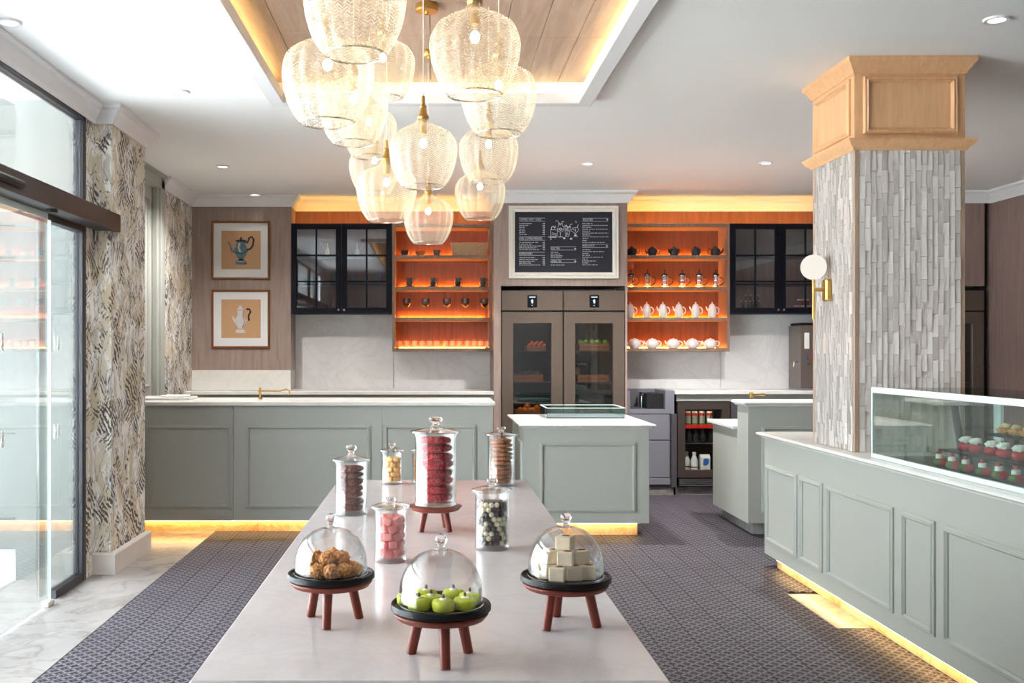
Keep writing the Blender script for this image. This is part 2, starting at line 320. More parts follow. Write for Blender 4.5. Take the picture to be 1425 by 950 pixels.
def struct(mb, name, mat, parent=None, smooth=35):
    o = mb.build(name, mat, parent, smooth)
    if parent is None: o['kind'] = 'structure'
    return o
FB = lambda y: (lambda u, v, h: (u, y-h, v))          # frame lying on a plane facing the camera
FL = lambda x: (lambda u, v, h: (x-h, u, v))          # on a plane facing left
FR = lambda x: (lambda u, v, h: (x+h, u, v))          # on a plane facing right
MOULD = [(0, 0), (0, .008), (.004, .012), (.010, .012), (.014, .018), (.022, .018), (.026, .010), (.030, .006), (.030, 0)]
def blob(name, rx, ry, rz, amp=.12, freq=2.2, seed=0, sub=2, flat=False):
    bm = bmesh.new(); bmesh.ops.create_icosphere(bm, subdivisions=sub, radius=1)
    for v in bm.verts:
        c = v.co.normalized(); k = 1+amp*noise.noise(c*freq+Vector((seed*7.3, seed*3.1, seed)))
        z = c.z*k
        if flat: z = max(-.72, min(.72, z))/.72
        v.co = Vector((c.x*k*rx, c.y*k*ry, z*rz))
    me = bpy.data.meshes.new(name); bm.to_mesh(me); bm.free(); me.polygons.foreach_set('use_smooth', [True]*len(me.polygons)); return me
# ---------------------------------------------------------------- the room
CZ = 2.98
XL, XR = -2.19, 5.46
YB = 10.45
CROWN = [(0, CZ-.115), (.014, CZ-.115), (.020, CZ-.095), (.030, CZ-.085), (.062, CZ-.035), (.075, CZ-.030), (.085, CZ-.018), (.085, CZ), (0, CZ)]
# floor: stone slab, stone paving left, patterned tiles right
floor = struct(MB().box(-2.6, XR+.1, -1.3, YB+.1, -.10, -.008), 'floor', 'floor_grout')
for y0, y1 in ((-1.3, 2.55), (2.553, 5.0), (5.003, 7.43), (7.433, 10.45)):
    MB().box(-2.6, -1.723, y0, y1, -.05, 0, .001).build('stone_slab', 'floor_stone', floor)
MB().box(2.062, 2.30, 5.15, 5.87, -.05, .001, .001).build('stone_slab', 'floor_stone', floor)
T = .2; tile_me = MB().box(.0012, T-.0012, .0012, T-.0012, -.012, 0, .0008).mesh('tile', 0); tile_me.materials.append(M['floor_tile'])
cells = []
for i in range(0, 34):
    for j in range(0, 50):
        x, y = -1.72+i*T, 1.0+j*T-.06
        if y > 9.9: continue
        if x+T > 2.062 and x < 2.30 and y+T > 5.15 and y < 5.87 and i >= 19: 
            if x >= 2.07: continue
        cx, cy = x+T/2, y+T/2
        px = VX+cx*F/cy; py = VY+CH*F/cy; a = (F/cy)**2*T*T*CH/cy
        vis = -20 < px < 1445 and py < 970
        # hidden by the table, the bars, the island and the right counter
        if vis:
            if py > 668 and abs(px-600) < (py-668)*.733+128: vis = False
            if cy > 7.9 and px < 690: vis = False
            if cy > 7.8 and 720 < px < 895: vis = False
            if cx > 2.2 and cy < 7.0: vis = False
            if cy > 7.8 and cx > 2.45: vis = False
            if cy < 7.0 and px > 1078+ (py-789)*1.62: vis = False
        cells.append((a if vis else -1, x, y))
cells.sort(reverse=True)
rest = MB()
for k, (a, x, y) in enumerate(cells):
    if k < 300 and a > 0: inst('tile', tile_me, floor, Vector((x, y, 0))-floor.location)
    else: rest.box(x+.0012, x+T-.0012, y+.0012, y+T-.0012, -.012, 0)
o = rest.build('tile_field', 'floor_tile', floor, 0); o['kind'] = 'stuff'; o['label'] = 'patterned tiles under and beyond the furniture'
# ceiling with the coffer opening
KX0, KX1, KY0, KY1 = -.99, .95, 1.2, 6.17
mb = MB()
for b in ((-2.65, KX0, -1.3, YB+.1), (KX1, XR+.1, -1.3, YB+.1), (KX0, KX1, -1.3, KY0), (KX0, KX1, KY1, YB+.1)): mb.box(b[0], b[1], b[2], b[3], CZ, CZ+.25)
ceil = struct(mb, 'ceiling', 'ceiling')
co = thing('ceiling_coffer', ((KX0+KX1)/2, (KY0+KY1)/2, CZ-.05), 'timber-lined ceiling recess with raised white frame and hidden warm strip lights', 'ceiling recess')
MB().ring(KX0-.02, KX1+.02, KY0-.02, KY1+.06, [(-.01, 0), (0, .045), (.006, .05), (.088, .05), (.092, .045), (.092, -.015), (.06, -.015), (.06, 0)], lambda u, v, h: (u, v, CZ-h)).build('frame', 'white_trim', co)
pw = (KX1-KX0)/10
pl = MB().box(-pw/2+.0015, pw/2-.0015, -.5, .5, 0, .02, .0015)
for i in range(10):
    ends = [KY0] + sorted((KY0+.9+((i*1.37) % 1.5), KY0+2.5+((i*.93) % 1.2), KY0+4.0+((i*.71) % .7))) + [KY1]
    for a, b in zip(ends[:-1], ends[1:]):
        m = MB().box(KX0+i*pw+.0015, KX0+(i+1)*pw-.0015, a+.001, b-.001, CZ+.085, CZ+.105, .002); m.build('plank', 'plank_oak', co)
MB().box(KX0, KX1, KY0, KY1, CZ+.105, CZ+.14).build('recess_top', 'dark', co)
MB().box(KX0+.015, KX0+.03, KY0+.1, KY1-.1, CZ+.018, CZ+.024).build('strip_light', 'led_coffer', co)
MB().box(KX1-.03, KX1-.015, KY0+.1, KY1-.1, CZ+.018, CZ+.024).build('strip_light', 'led_coffer', co)
MB().box(KX0+.1, KX1-.1, KY1-.022, KY1-.012, CZ+.018, CZ+.024).build('strip_light', 'led_coffer', co)
# left side: glazed entrance, papered pier, papered wall with painted door
wl = struct(MB().box(-2.6, -2.43, 8.98, YB, 0, CZ), 'wall_left', 'wallpaper')
wp = struct(MB().box(-2.2, -2.06, 6.42, 7.17, 0, CZ), 'wall_left_pier', 'wallpaper'); struct(MB().box(-2.6, -2.2, 6.25, 7.17, 0, CZ+.2), 'wall_left_outer', 'outside_paint')
struct(MB().box(-2.2, -2.17, 6.25, 6.42, 0, CZ), 'wall_left_return', 'wallpaper')
struct(MB().sweep([(-2.17, 6.42), (-2.06, 6.42), (-2.06, 7.17), (-2.4, 7.17)], [(0, 0), (.035, 0), (.035, .125), (.028, .135), (0, .135)], -1), 'baseboard_left', 'stone_trim', None, 20)
struct(MB().sweep([(-2.17, -1.25), (-2.17, 6.42), (-2.06, 6.42), (-2.06, 7.17), (-2.5, 7.17)], CROWN, -1), 'trim_1', 'white_trim')
struct(MB().sweep([(-2.43, 8.98), (-2.43, 10.1), (-1.438, 10.1), (-1.438, YB), (.584, YB), (.584, 9.85), (1.893, 9.85), (1.893, YB), (4.15, YB), (4.15, 9.85), (XR, 9.85), (XR, -1.2)], CROWN, -1), 'trim_2', 'white_trim')
d2 = struct(MB().box(-2.6, -2.47, 7.17, 8.98, 0, CZ), 'door_2', 'sage')
MB().box(-2.47, -2.40, 8.86, 8.98, 0, 2.93, .006).build('jamb', 'sage', d2); MB().box(-2.47, -2.42, 8.80, 8.86, 0, 2.87, .006).build('jamb', 'sage', d2)
MB().box(-2.47, -2.40, 7.2, 8.98, 2.85, 2.95, .006).build('lintel', 'sage', d2); MB().box(-2.47, -2.38, 7.2, 9.0, 2.95, 2.98, .004).build('cornice', 'sage', d2)
MB().ring(7.5, 8.7, 1.1, 2.75, MOULD, FR(-2.47)).build('panel_moulding', 'sage', d2)
# glazed entrance
BM = 'black_metal'
win = struct(MB().box(-2.22, -2.16, 6.19, 6.25, 0, 2.87, .004).box(-2.22, -2.16, 1.1, 6.25, 2.84, 2.87, .003).box(-2.22, -2.16, 1.1, 6.19, 2.15, 2.20, .004).box(-2.22, -2.16, 5.76, 6.19, 0, .05, .004), 'window_1', BM)
struct(MB().box(-2.3, -2.165, -1.25, 1.1, 0, CZ), 'added_daylight_screen', 'white_trim')  # out-of-view solid panel added to cut daylight on the near end of the table
for a, b in ((4.2, 6.185), (2.6, 4.16), (1.14, 2.56)):
    MB().box(-2.196, -2.184, a, b, 2.20, 2.84).build('transom_pane', 'door_glass', win)
    MB().box(-2.22, -2.17, b, b+.035, 2.2, 2.84, .003).build('mullion', BM, win)
MB().box(-2.196, -2.184, 5.55, 6.19, .05, 2.15).build('fixed_pane', 'door_glass', win)
def bird(py, y, z, par, nm='sticker'):
    pts = [(-.02, -.03), (-.002, -.045), (.012, -.04), (.010, -.015), (.022, .01), (.010, .008), (.012, .03), (.0, .045), (-.012, .04), (-.016, .02), (-.006, .0)]
    MB().prism([(y+u, z+v) for u, v in pts], lambda u, v, w_: (py+w_, u, v), .0012).build(nm, 'sticker', par)
d1 = thing('sliding_glass_door', (-2.15, 4.6, 0), 'frameless sliding glass door leaf with white bird stickers beside papered pier', 'glass door')
MB().box(-2.157, -2.145, 3.4, 5.62, .012, 2.15).build('leaf', 'door_glass', d1)
MB().box(-2.16, -2.142, 5.62, 5.626, .012, 2.15).build('edge_seal', 'alu_frame', d1)
MB().box(-2.17, -2.13, 5.56, 5.65, 0, .03, .004).build('floor_guide', 'stone_trim', d1)
for y, z in ((5.0, 1.465), (5.0, .98), (4.3, 1.465), (4.3, .98)): bird(-2.145, y, z, d1)
for y, z in ((5.85, 1.465), (5.85, .95)): bird(-2.184, y, z, win)
d1b = thing('sliding_glass_door', (-2.15, 2.3, 0), 'second frameless sliding glass leaf, farther from the papered pier', 'glass door')
MB().box(-2.157, -2.145, 1.15, 3.38, .012, 2.15).build('leaf', 'door_glass', d1b)
op = thing('door_operator', (-2.1, 3.5, 2.19), 'long black housing of the automatic sliding door above the glass', 'door operator')
MB().box(-2.16, -2.03, .9, 6.52, 2.186, 2.30, .004).build('housing', BM, op)
MB().box(-2.152, -2.148, 1.0, 5.6, 2.15, 2.186).build('track', 'alu_frame', op)
MB().box(-2.03, -2.005, 4.55, 4.95, 2.215, 2.255, .012).build('motion_sensor', 'dark', op)
MB().lathe([(.004, 0), (.03, .002), (.03, .02), (.004, .022)], 16, (-2.07, 5.45, 2.166)).build('sensor_eye', 'dark', op)
# vestibule beyond the glass
ve = struct(MB().box(-4.1, -2.62, 7.3, 7.4, -.02, 3.4), 'wall_vestibule', 'outside_paint')
for a, b, c, e in ((-2.75, -3.35, .2, .85), (-3.5, -3.95, .2, .85), (-2.75, -3.35, 1.05, 2.1), (-3.5, -3.95, 1.05, 2.1), (-2.75, -3.35, 2.3, 3.0), (-3.5, -3.95, 2.3, 3.0)):
    MB().ring(min(a, b), max(a, b), c, e, MOULD, FB(7.3)).build('panel_moulding', 'outside_paint', ve)
struct(MB().box(-4.1, -2.6, 5.6, 7.4, 3.2, 3.3), 'added_sky_screen', 'outside_paint')  # roof slab added to keep sky light off the vestibule wall and ground
struct(MB().box(-30, -2.6, -30, 30, -.12, -.02).box(-2.6, 12, -30, -1.3, -.12, -.02), 'floor_outside', 'ground_stone')
# wall behind the camera
struct(MB().box(-2.4, XR, -1.3, -1.2, 0, CZ), 'wall_front', 'white_trim')
# back wall, wood linings, right wall
wb = struct(MB().box(-2.6, XR+.1, YB, YB+.1, 0, CZ), 'wall_back', 'splash_marble')
MB().box(-1.438, .584, YB-.012, YB, 2.64, CZ).build('wood_lining', 'shelf_back_oak', wb); MB().box(1.893, 4.15, YB-.012, YB, 2.64, CZ).build('wood_lining', 'shelf_back_oak', wb)
for a, b in ((-1.438, -.42), (-.417, .584), (1.893, 2.97), (2.973, 4.15)): MB().box(a+.001, b-.001, YB-.02, YB, 1.0, 1.9, .001).build('splash_slab', 'splash_marble', wb)
nb = struct(MB().box(-2.43, -1.438, 10.1, YB, 1.226, CZ), 'wall_back_left', 'taupe_oak')
MB().box(-2.43, -1.438, 10.09, YB, 1.026, 1.226, .001).build('splash_slab', 'counter_marble', nb)
struct(MB().box(.584, 1.893, 9.85, YB, 2.055, CZ).box(.584, .655, 9.85, YB, 0, 2.055).box(1.872, 1.893, 9.85, YB, 0, 2.055), 'wall_back_center', 'taupe_oak')
struct(MB().box(4.15, 5.39, 9.85, YB, 2.055, CZ).box(4.15, 4.17, 9.85, YB, 0, 2.055), 'wall_back_right', 'right_oak')
struct(MB().box(XR, XR+.1, -1.3, YB+.1, 0, CZ), 'wall_right', 'right_oak')
struct(MB().box(5.39, XR, 9.95, YB, 0, CZ), 'wall_gap', 'dark')
# downlights
for px, py, lab, pwr, cone in ((250, 127, 'recessed ceiling downlight between the papered pier and the timber recess', 16, 90), (310, 231, 'recessed ceiling downlight in front of the two coffee pot pictures', 95, 140), (355, 270, 'small recessed ceiling downlight close to the left navy cabinet', 3, 70), (818, 227, 'recessed ceiling downlight in front of the menu board', 150, 140), (1066, 226, 'recessed ceiling downlight in front of the right navy cabinet', 130, 140), (1387, 26, 'recessed ceiling downlight beside the tiled column', 25, 60), (12, 30, 'recessed ceiling downlight above the glass entrance', 30, 80)):
    d = (CZ-CH)*F/(VY-py); x = max(X(px, d), -2.02)
    t = thing('ceiling_downlight', (x, d, CZ-.012), lab, 'downlight', 'ceiling downlights')
    MB().lathe([(.038, .012), (.040, .002), (.055, 0), (.058, .004), (.058, .012)], 28).build('trim_ring', 'white_trim', t, local=True)
    MB().lathe([(.0005, .006), (.039, .0062)], 24).build('lens', 'downlight', t, local=True)
    sl = bpy.data.lights.new('downlight_beam', 'SPOT'); sl.energy = pwr; sl.spot_size = math.radians(cone); sl.spot_blend = .8; sl.color = (1, .985, .96); sl.shadow_soft_size = .035
    so = bpy.data.objects.new('downlight_beam', sl); COL.objects.link(so); so.parent = t; so.location = (0, 0, -.004)
# ---------------------------------------------------------------- counters
def moulding(par, u0, u1, z0, z1, fn, mat='sage'): return MB().ring(u0, u1, z0, z1, MOULD, fn).build('panel_moulding', mat, par)
NOSE = lambda z1, th, p=.0: [(0, z1-th), (p+.012, z1-th), (p+.020, z1-th*.72), (p+.034, z1-th*.62), (p+.044, z1-th*.42), (p+.044, z1-th*.2), (p+.036, z1-.002), (0, z1)]
bar = thing('bar_counter', (-1.0, 8.15, 0), 'long sage panelled bar counter with white marble top and glowing plinth, beside papered pier', 'counter')
MB().box(-2.43, .443, 7.868, 8.45, .095, .992).build('body', 'sage', bar)
for a, b in ((-2.43, -1.5685), (-1.5655, -.4055), (-.4025, .443)): MB().box(a, b, 7.85, 7.868, .095, .99, .0012).build('front_panel', 'sage', bar)
for a, b in ((-2.25, -1.585), (-1.469, -.493), (-.3925, .331)): moulding(bar, a, b, .192, .842, FB(7.85))
MB().box(-2.43, .475, 7.81, 8.5, .992, 1.026, .006).build('worktop', 'counter_marble', bar)
MB().box(-2.43, .36, 7.93, 8.4, 0, .095).build('plinth', 'onyx', bar); MB().box(-2.38, .34, 7.89, 7.915, .085, .0945).build('strip_light', 'led_plinth', bar)
bc = thing('back_counter', (-1.0, 10.1, 0), 'low back counter with pale worktop under the left navy cabinet', 'counter')
MB().box(-2.43, .58, 9.86, 10.42, .0, .99).build('body', 'sage', bc); MB().box(-2.43, .582, 9.82, 10.09, .99, 1.026, .004).box(-1.437, .582, 10.09, 10.429, .99, 1.026, .004).build('worktop', 'counter_marble', bc)
isl = thing('island_counter', (1.17, 8.2, 0), 'small sage panelled island counter with moulded white marble top', 'counter')
MB().box(.69, 1.647, 7.70, 8.84, .10, .826, .002).build('body', 'sage', isl); moulding(isl, .806, 1.547, .1825, .7215, FB(7.70)); moulding(isl, 7.8, 8.74, .1825, .7215, FL(.69))
MB().sweep([(.69, 7.70), (1.647, 7.70), (1.647, 8.84), (.69, 8.84)], NOSE(.862, .036), -1, True).box(.69, 1.647, 7.70, 8.84, .828, .8615).build('worktop', 'counter_marble', isl, 25)
MB().box(.74, 1.571, 7.77, 8.75, 0, .10).build('plinth', 'onyx', isl); MB().box(.76, 1.56, 7.735, 7.757, .090, .0992).build('strip_light', 'led_plinth', isl)
gc = thing('glass_display_tray', (1.25, 8.55, .862), 'low open glass tray case standing on the small island counter', 'display case')
MB().box(.93, 1.575, 8.30, 8.31, .864, .945, .001).build('front_pane', 'green_glass', gc); MB().box(.93, 1.575, 8.79, 8.80, .864, .945, .001).build('back_pane', 'green_glass', gc)
MB().box(.93, .94, 8.31, 8.79, .864, .945, .001).build('side_pane', 'green_glass', gc); MB().box(1.565, 1.575, 8.31, 8.79, .864, .945, .001).build('side_pane', 'green_glass', gc)
MB().box(.94, 1.565, 8.31, 8.79, .8625, .872).build('tray', 'steel', gc); MB().ring(.925, 1.58, 8.295, 8.805, [(0, 0), (0, .006), (.012, .006), (.012, 0)], lambda u, v, h: (u, v, .945+h)).build('rim', 'alu_frame', gc)
sv = thing('service_counter', (3.1, 8.15, 0), 'stepped sage counter with raised bar ledge behind the tiled column', 'counter')
MB().box(2.40, 3.9, 7.69, 7.96, .10, .995, .002).build('raised_body', 'sage', sv); MB().box(2.40, 3.9, 7.96, 8.66, .10, .80, .002).build('low_body', 'sage', sv)
MB().sweep([(2.40, 7.98), (2.40, 7.69), (3.9, 7.69)], NOSE(1.036, .041), -1).box(2.40, 3.9, 7.69, 7.99, .997, 1.0355).build('ledge', 'counter_marble', sv, 25); MB().box(2.36, 3.9, 7.965, 8.70, .80, .832, .006).build('worktop', 'counter_marble', sv)
moulding(sv, 2.503, 3.6, .184, .843, FB(7.69)); MB().box(2.465, 3.85, 7.79, 8.6, 0, .10, .002).build('plinth', 'floor_stone', sv)
# display counter on the right
dc = thing('display_counter', (2.65, 4.2, 0), 'pale sage counter with moulded panels carrying the glass pastry case', 'counter')
MB().box(2.2, 3.1, 1.8, 6.70, .075, .845, .002).build('body', 'sage', dc)
for a, b in ((6.09, 6.65), (5.69, 6.03), (4.81, 5.62), (4.41, 4.72), (3.52, 4.33), (3.12, 3.43), (2.22, 3.03)): moulding(dc, a, b, .165, .672, FL(2.2))
MB().sweep([(2.2, 1.8), (2.2, 6.70), (3.1, 6.70)], NOSE(.880, .038), 1).box(2.2, 3.1, 1.8, 6.70, .845, .8795).build('worktop', 'counter_marble', dc, 25)
for a, b in ((1.85, 4.2), (4.203, 5.6), (5.603, 6.58)): MB().box(2.245, 3.0, a, b, 0, .075, .002).build('plinth', 'onyx', dc)
MB().box(2.212, 2.235, 1.9, 6.5, .067, .0745).build('strip_light', 'led_plinth', dc)
# ---------------------------------------------------------------- tiled column
PX0, PX1, PY0, PY1 = 2.24, 2.83, 5.36, 5.95
pc = thing('tiled_column', (2.535, 5.655, .88), 'square column of slim glazed vertical tiles with panelled pale oak capital', 'column')
MB().box(PX0+.012, PX1-.012, PY0+.012, PY1-.012, .8805, 2.50).build('core', 'tile_grout', pc)
for x in (PX0, PX1-.026): 
    MB().box(x, x+.026, PY0, PY0+.026, .8805, 2.50, .002).build('corner_trim', 'trim_oak', pc); MB().box(x, x+.026, PY1-.026, PY1, .8805, 2.50, .002).build('corner_trim', 'trim_oak', pc)
tw, th_ = (PX1-PX0-.052)/18, .1225
def tile_mesh(tx, ty, rel):
    m = MB(); hw, hh = tw/2-.0008, th_/2-.0008
    m.v = [(-hw, .004, -hh), (hw, .004, -hh), (hw, .004, hh), (-hw, .004, hh), (-hw, -rel-tx-ty, -hh), (hw, -rel+tx-ty, -hh), (hw, -rel+tx+ty, hh), (-hw, -rel-tx+ty, hh)]
    m.f = [(0, 3, 2, 1), (4, 5, 6, 7), (0, 1, 5, 4), (1, 2, 6, 5), (2, 3, 7, 6), (3, 0, 4, 7)]
    return m
protos = []
for k in range(8):
    me = tile_mesh(random.uniform(-.004, .004), random.uniform(-.003, .003), random.uniform(.007, .012)).mesh('tile', 0); me.materials.append(M['glazed_tile']); protos.append(me)
stuff = MB(); cnt = 0
fr_off = [0.0]
while len(fr_off) < 18: fr_off.append(random.choice([q for q in (0.0, .031, .061, .092) if q != fr_off[-1]]))
for face in (0, 1, 2, 3):
    for i in range(18):
        u = .026+tw*(i+.5); zz = .8805-fr_off[i]
        while zz < 2.49:
            z0, z1 = max(zz, .8805), min(zz+th_, 2.492); zc = (z0+z1)/2; s = (z1-z0)/th_; zz += th_
            if s < .08: continue
            pos = [(PX0+u, PY0+.008, zc), (PX0+.008, PY0+u, zc), (PX1-.008, PY0+u, zc), (PX0+u, PY1-.008, zc)][face]; rz = [0, -PI/2, PI/2, PI][face]
            own = face == 0 or (face == 1 and cnt < 300)
            me = random.choice(protos)
            if own: inst('tile', me, pc, Vector(pos)-pc.location, (0, 0, rz), (1, 1, s)); cnt += 1
            else:
                R = Matrix.Rotation(rz, 3, 'Z'); n = len(stuff.v)
                for v in me.vertices: q = R @ Vector((v.co.x, v.co.y, v.co.z*s)); stuff.v.append((pos[0]+q.x, pos[1]+q.y, pos[2]+q.z))
                for p in me.polygons: stuff.f.append(tuple(n+i2 for i2 in p.vertices))
o = stuff.build('tile_field', 'glazed_tile', pc, 0); o['kind'] = 'stuff'; o['label'] = 'remaining slim glazed tiles'
cap = MB().box(PX0, PX1, PY0, PY1, 2.5, CZ).build('capital', 'pale_oak', pc)
q = [(PX0, PY0), (PX1, PY0), (PX1, PY1), (PX0, PY1)]
MB().sweep(q, [(0, 2.488), (.008, 2.488), (.014, 2.5), (.030, 2.512), (.042, 2.53), (.046, 2.536), (.046, 2.545), (0, 2.545)], -1, True).build('lower_ledge', 'pale_oak', cap, 25)
MB().sweep(q, [(0, 2.895), (.006, 2.895), (.012, 2.91), (.036, 2.945), (.046, 2.955), (.048, 2.979), (0, 2.979)], -1, True).build('cornice', 'pale_oak', cap, 25)
PM = [(0, 0), (0, .012), (.006, .018), (.014, .014), (.022, .02), (.032, .004), (.034, 0)]
MB().ring(PX0+.045, PX1-.045, 2.575, 2.88, PM, FB(PY0)).build('panel_moulding', 'pale_oak', cap, 25); MB().ring(PY0+.045, PY1-.045, 2.575, 2.88, PM, FL(PX0)).build('panel_moulding', 'pale_oak', cap, 25)
sc = thing('wall_sconce', (PX0, 5.68, 1.60), 'brass wall sconce with white globe on the tiled column', 'wall lamp')
sy = 5.68
MB().box(2.200, PX0-.002, sy-.032, sy+.032, 1.70, 1.825, .008).build('backplate', 'brass', sc); MB().tube([(2.2, sy, 1.765), (2.143, sy, 1.765)], .011, 12).build('arm', 'brass', sc)
MB().tube([(2.143, sy, 1.60), (2.143, sy, 1.825)], .009, 12).build('stem', 'brass', sc)
MB().lathe([(.0005, -.070)]+[(.071*math.sin(a), -.071*math.cos(a)) for a in [PI*k/16 for k in range(1, 16)]]+[(.0005, .071)], 28, (2.143, sy, 1.892)).build('globe', 'globe', sc, 80)
# ---------------------------------------------------------------- shelf units and cabinets
ZT = [2.38, 2.064, 1.755, 1.449]
def shelf_unit(x0, x1, label):
    t = thing('open_shelf_unit', ((x0+x1)/2, 10.27, 1.413), label, 'shelf')
    MB().box(x0, x0+.027, 10.10, 10.43, 1.413, 2.695, .001).build('side_panel', 'shelf_oak', t); MB().box(x1-.027, x1, 10.10, 10.43, 1.413, 2.695, .001).build('side_panel', 'shelf_oak', t)
    MB().box(x0+.027, x1-.027, 10.418, 10.43, 1.413, 2.695).build('back_panel', 'shelf_back_oak', t); MB().box(x0+.027, x1-.027, 10.10, 10.418, 2.66, 2.695, .001).build('top_panel', 'shelf_oak', t)
    for z in ZT:
        b = MB().box(x0+.027, x1-.027, 10.10, 10.418, z-.035, z, .001).build('shelf_board', 'shelf_oak', t)
        MB().box(x0+.06, x1-.06, 10.398, 10.412, z+.0005, z+.006).build('strip_light', 'led_amber', b)
    return t
shelf_unit(-.42, .583, 'open oak shelves lit amber, holding cups, wine glasses and tumblers'); shelf_unit(1.895, 2.97, 'open oak shelves lit amber, holding teapots and plunger coffee makers')
def cabinet(x0, x1, label, inner):
    z0, z1, y = 1.795, 2.70, 10.10
    t = thing('wall_cabinet', ((x0+x1)/2, 10.27, z0), label, 'cabinet')
    MB().box(x0, x0+.02, y+.022, 10.43, z0, z1).box(x1-.02, x1, y+.022, 10.43, z0, z1).box(x0+.02, x1-.02, y+.022, 10.43, z0, z0+.025).box(x0+.02, x1-.02, y+.022, 10.43, z1-.025, z1).build('carcass', 'navy', t)
    MB().box(x0+.02, x1-.02, 10.415, 10.43, z0+.025, z1-.025).build('back_panel', inner, t)
    for z in (2.10, 2.385): MB().box(x0+.021, x1-.021, y+.05, 10.41, z-.018, z, .001).build('shelf_board', 'navy', t)
    xm = (x0+x1)/2
    for a, b, kx in ((x0+.002, xm-.0015, xm-.028), (xm+.0015, x1-.002, xm+.028)):
        d = MB().ring(a, b, z0+.002, z1-.002, [(0, 0), (0, .02), (.052, .02), (.056, .014), (.056, 0)], FB(y+.021)).build('door', 'navy', t)
        iw, ih = (b-a-.112), (z1-z0-.116)
        for k in (1, 2):
            zz = z0+.058+ih*k/3; MB().box(a+.056, b-.056, y+.004, y+.018, zz-.008, zz+.008, .002).build('glazing_bar', 'navy', d)
        xx = (a+b)/2; MB().box(xx-.009, xx+.009, y+.0035, y+.0185, z0+.058, z1-.058, .002).build('glazing_bar', 'navy', d)
        for i in range(2):
            for k in range(3):
                p0 = a+.056+i*(iw/2+.009); q0 = z0+.058+k*ih/3+(.008 if k else 0)
                MB().box(p0, p0+iw/2-.009, y+.010, y+.013, q0, z0+.058+(k+1)*ih/3-(.008 if k < 2 else 0)).build('pane', 'cabinet_glass', d)
        MB().lathe([(.0005, -.030), (.010, -.028), (.012, -.020), (.006, -.012), (.005, 0)], 14, (kx, y+.001, z0+.035), axis='y').build('knob', 'chrome', d)
    return t
cabinet(-1.436, -.423, 'navy glazed wall cabinet with glasses beside the coffee pot pictures', 'shelf_back_oak'); cabinet(2.973, 3.985, 'navy glazed wall cabinet with green bottles above the water boiler', 'taupe_oak')
# cove lights over the cabinets
cv = thing('cove_light', (-.4, 10.3, 2.70), 'warm cove light strip on top of left cabinet and shelves', 'strip light', 'cove lights')
MB().box(-1.40, .55, 10.27, 10.285, 2.6965, 2.702).build('diffuser', 'led_cove', cv); MB().box(-1.41, .56, 10.262, 10.268, 2.6955, 2.715).build('channel', 'led_channel', cv)
cv = thing('cove_light', (2.95, 10.3, 2.70), 'warm cove light strip on top of right shelves and cabinet', 'strip light', 'cove lights')
MB().box(1.93, 3.95, 10.27, 10.285, 2.7005, 2.706).build('diffuser', 'led_cove', cv); MB().box(1.92, 3.96, 10.262, 10.268, 2.7005, 2.719).build('channel', 'led_channel', cv)
# ---------------------------------------------------------------- tall glass-door fridge
def fruit(name, me, x, y, z, lab, cat, grp): o = inst(name, me, None, (x, y, z)); tag(o, lab, cat, grp)
FRX0, FRX1 = .66, 1.868
def tall_fridge(x0, x1, label):
    y = 9.84; t = thing('tall_fridge', ((x0+x1)/2, 10.1, 0), label, 'fridge', 'tall glass fridges'); xm = (x0+x1)/2
    b = MB(); b.box(x0, x0+.03, y+.05, 10.42, .0, 2.01).box(x1-.03, x1, y+.05, 10.42, .0, 2.01).box(x0, x1, 10.39, 10.42, 0, 2.01).box(x0, x1, y+.05, 10.42, 1.80, 2.01).box(x0, x1, y+.05, 10.42, 0, .14).box(xm-.02, xm+.02, y+.05, 10.40, .14, 1.80)
    b.build('carcass', 'dark', t)
    for a, c in ((x0, xm-.002), (xm+.002, x1)):
        f = MB().box(a+.002, c-.002, y, y+.05, 1.815, 2.01, .003).build('fascia', 'fridge_metal', t)
        cx = (a+c)/2; dsp = MB().box(cx-.047, cx+.047, y-.005, y, 1.845, 1.965, .002).build('controller', 'screen_black', f)
        MB().box(cx-.03, cx+.03, y-.0068, y-.0052, 1.942, 1.948).box(cx-.007, cx+.007, y-.0068, y-.0052, 1.885, 1.92).box(cx-.014, cx+.004, y-.0068, y-.0052, 1.905, 1.912).box(cx-.006, cx+.002, y-.0068, y-.0052, 1.862, 1.867).build('display', 'display', f)
        MB().lathe([(.0005, -.008), (.007, -.008), (.008, 0)], 12, (cx, y, 1.826), axis='y').build('lock', 'chrome', f)
        d = MB().ring(a+.004, c-.004, .15, 1.80, [(0, 0), (0, .045), (.003, .048), (.108, .048), (.112, .04), (.112, 0)], FB(y+.048)).build('door', 'fridge_metal', t)
        MB().box(a+.116, c-.116, y+.02, y+.028, .262, 1.688).build('pane', 'dark_glass', d)
        for z in (.75, 1.11, 1.42): MB().box(a+.06, c-.06, y+.09, 10.37, z-.008, z, .001).build('wire_shelf', 'dark_steel', t)
        MB().box(a+.08, c-.08, y+.075, y+.085, 1.785, 1.795).build('inner_light', 'fridge_light', t)
    return t
tf = tall_fridge(FRX0, FRX1, 'double glass-door brown fridge below the menu board'); dup(tf, (4.78, 10.1, 0), None, 'double glass-door brown fridge by the right oak wall, behind the column')
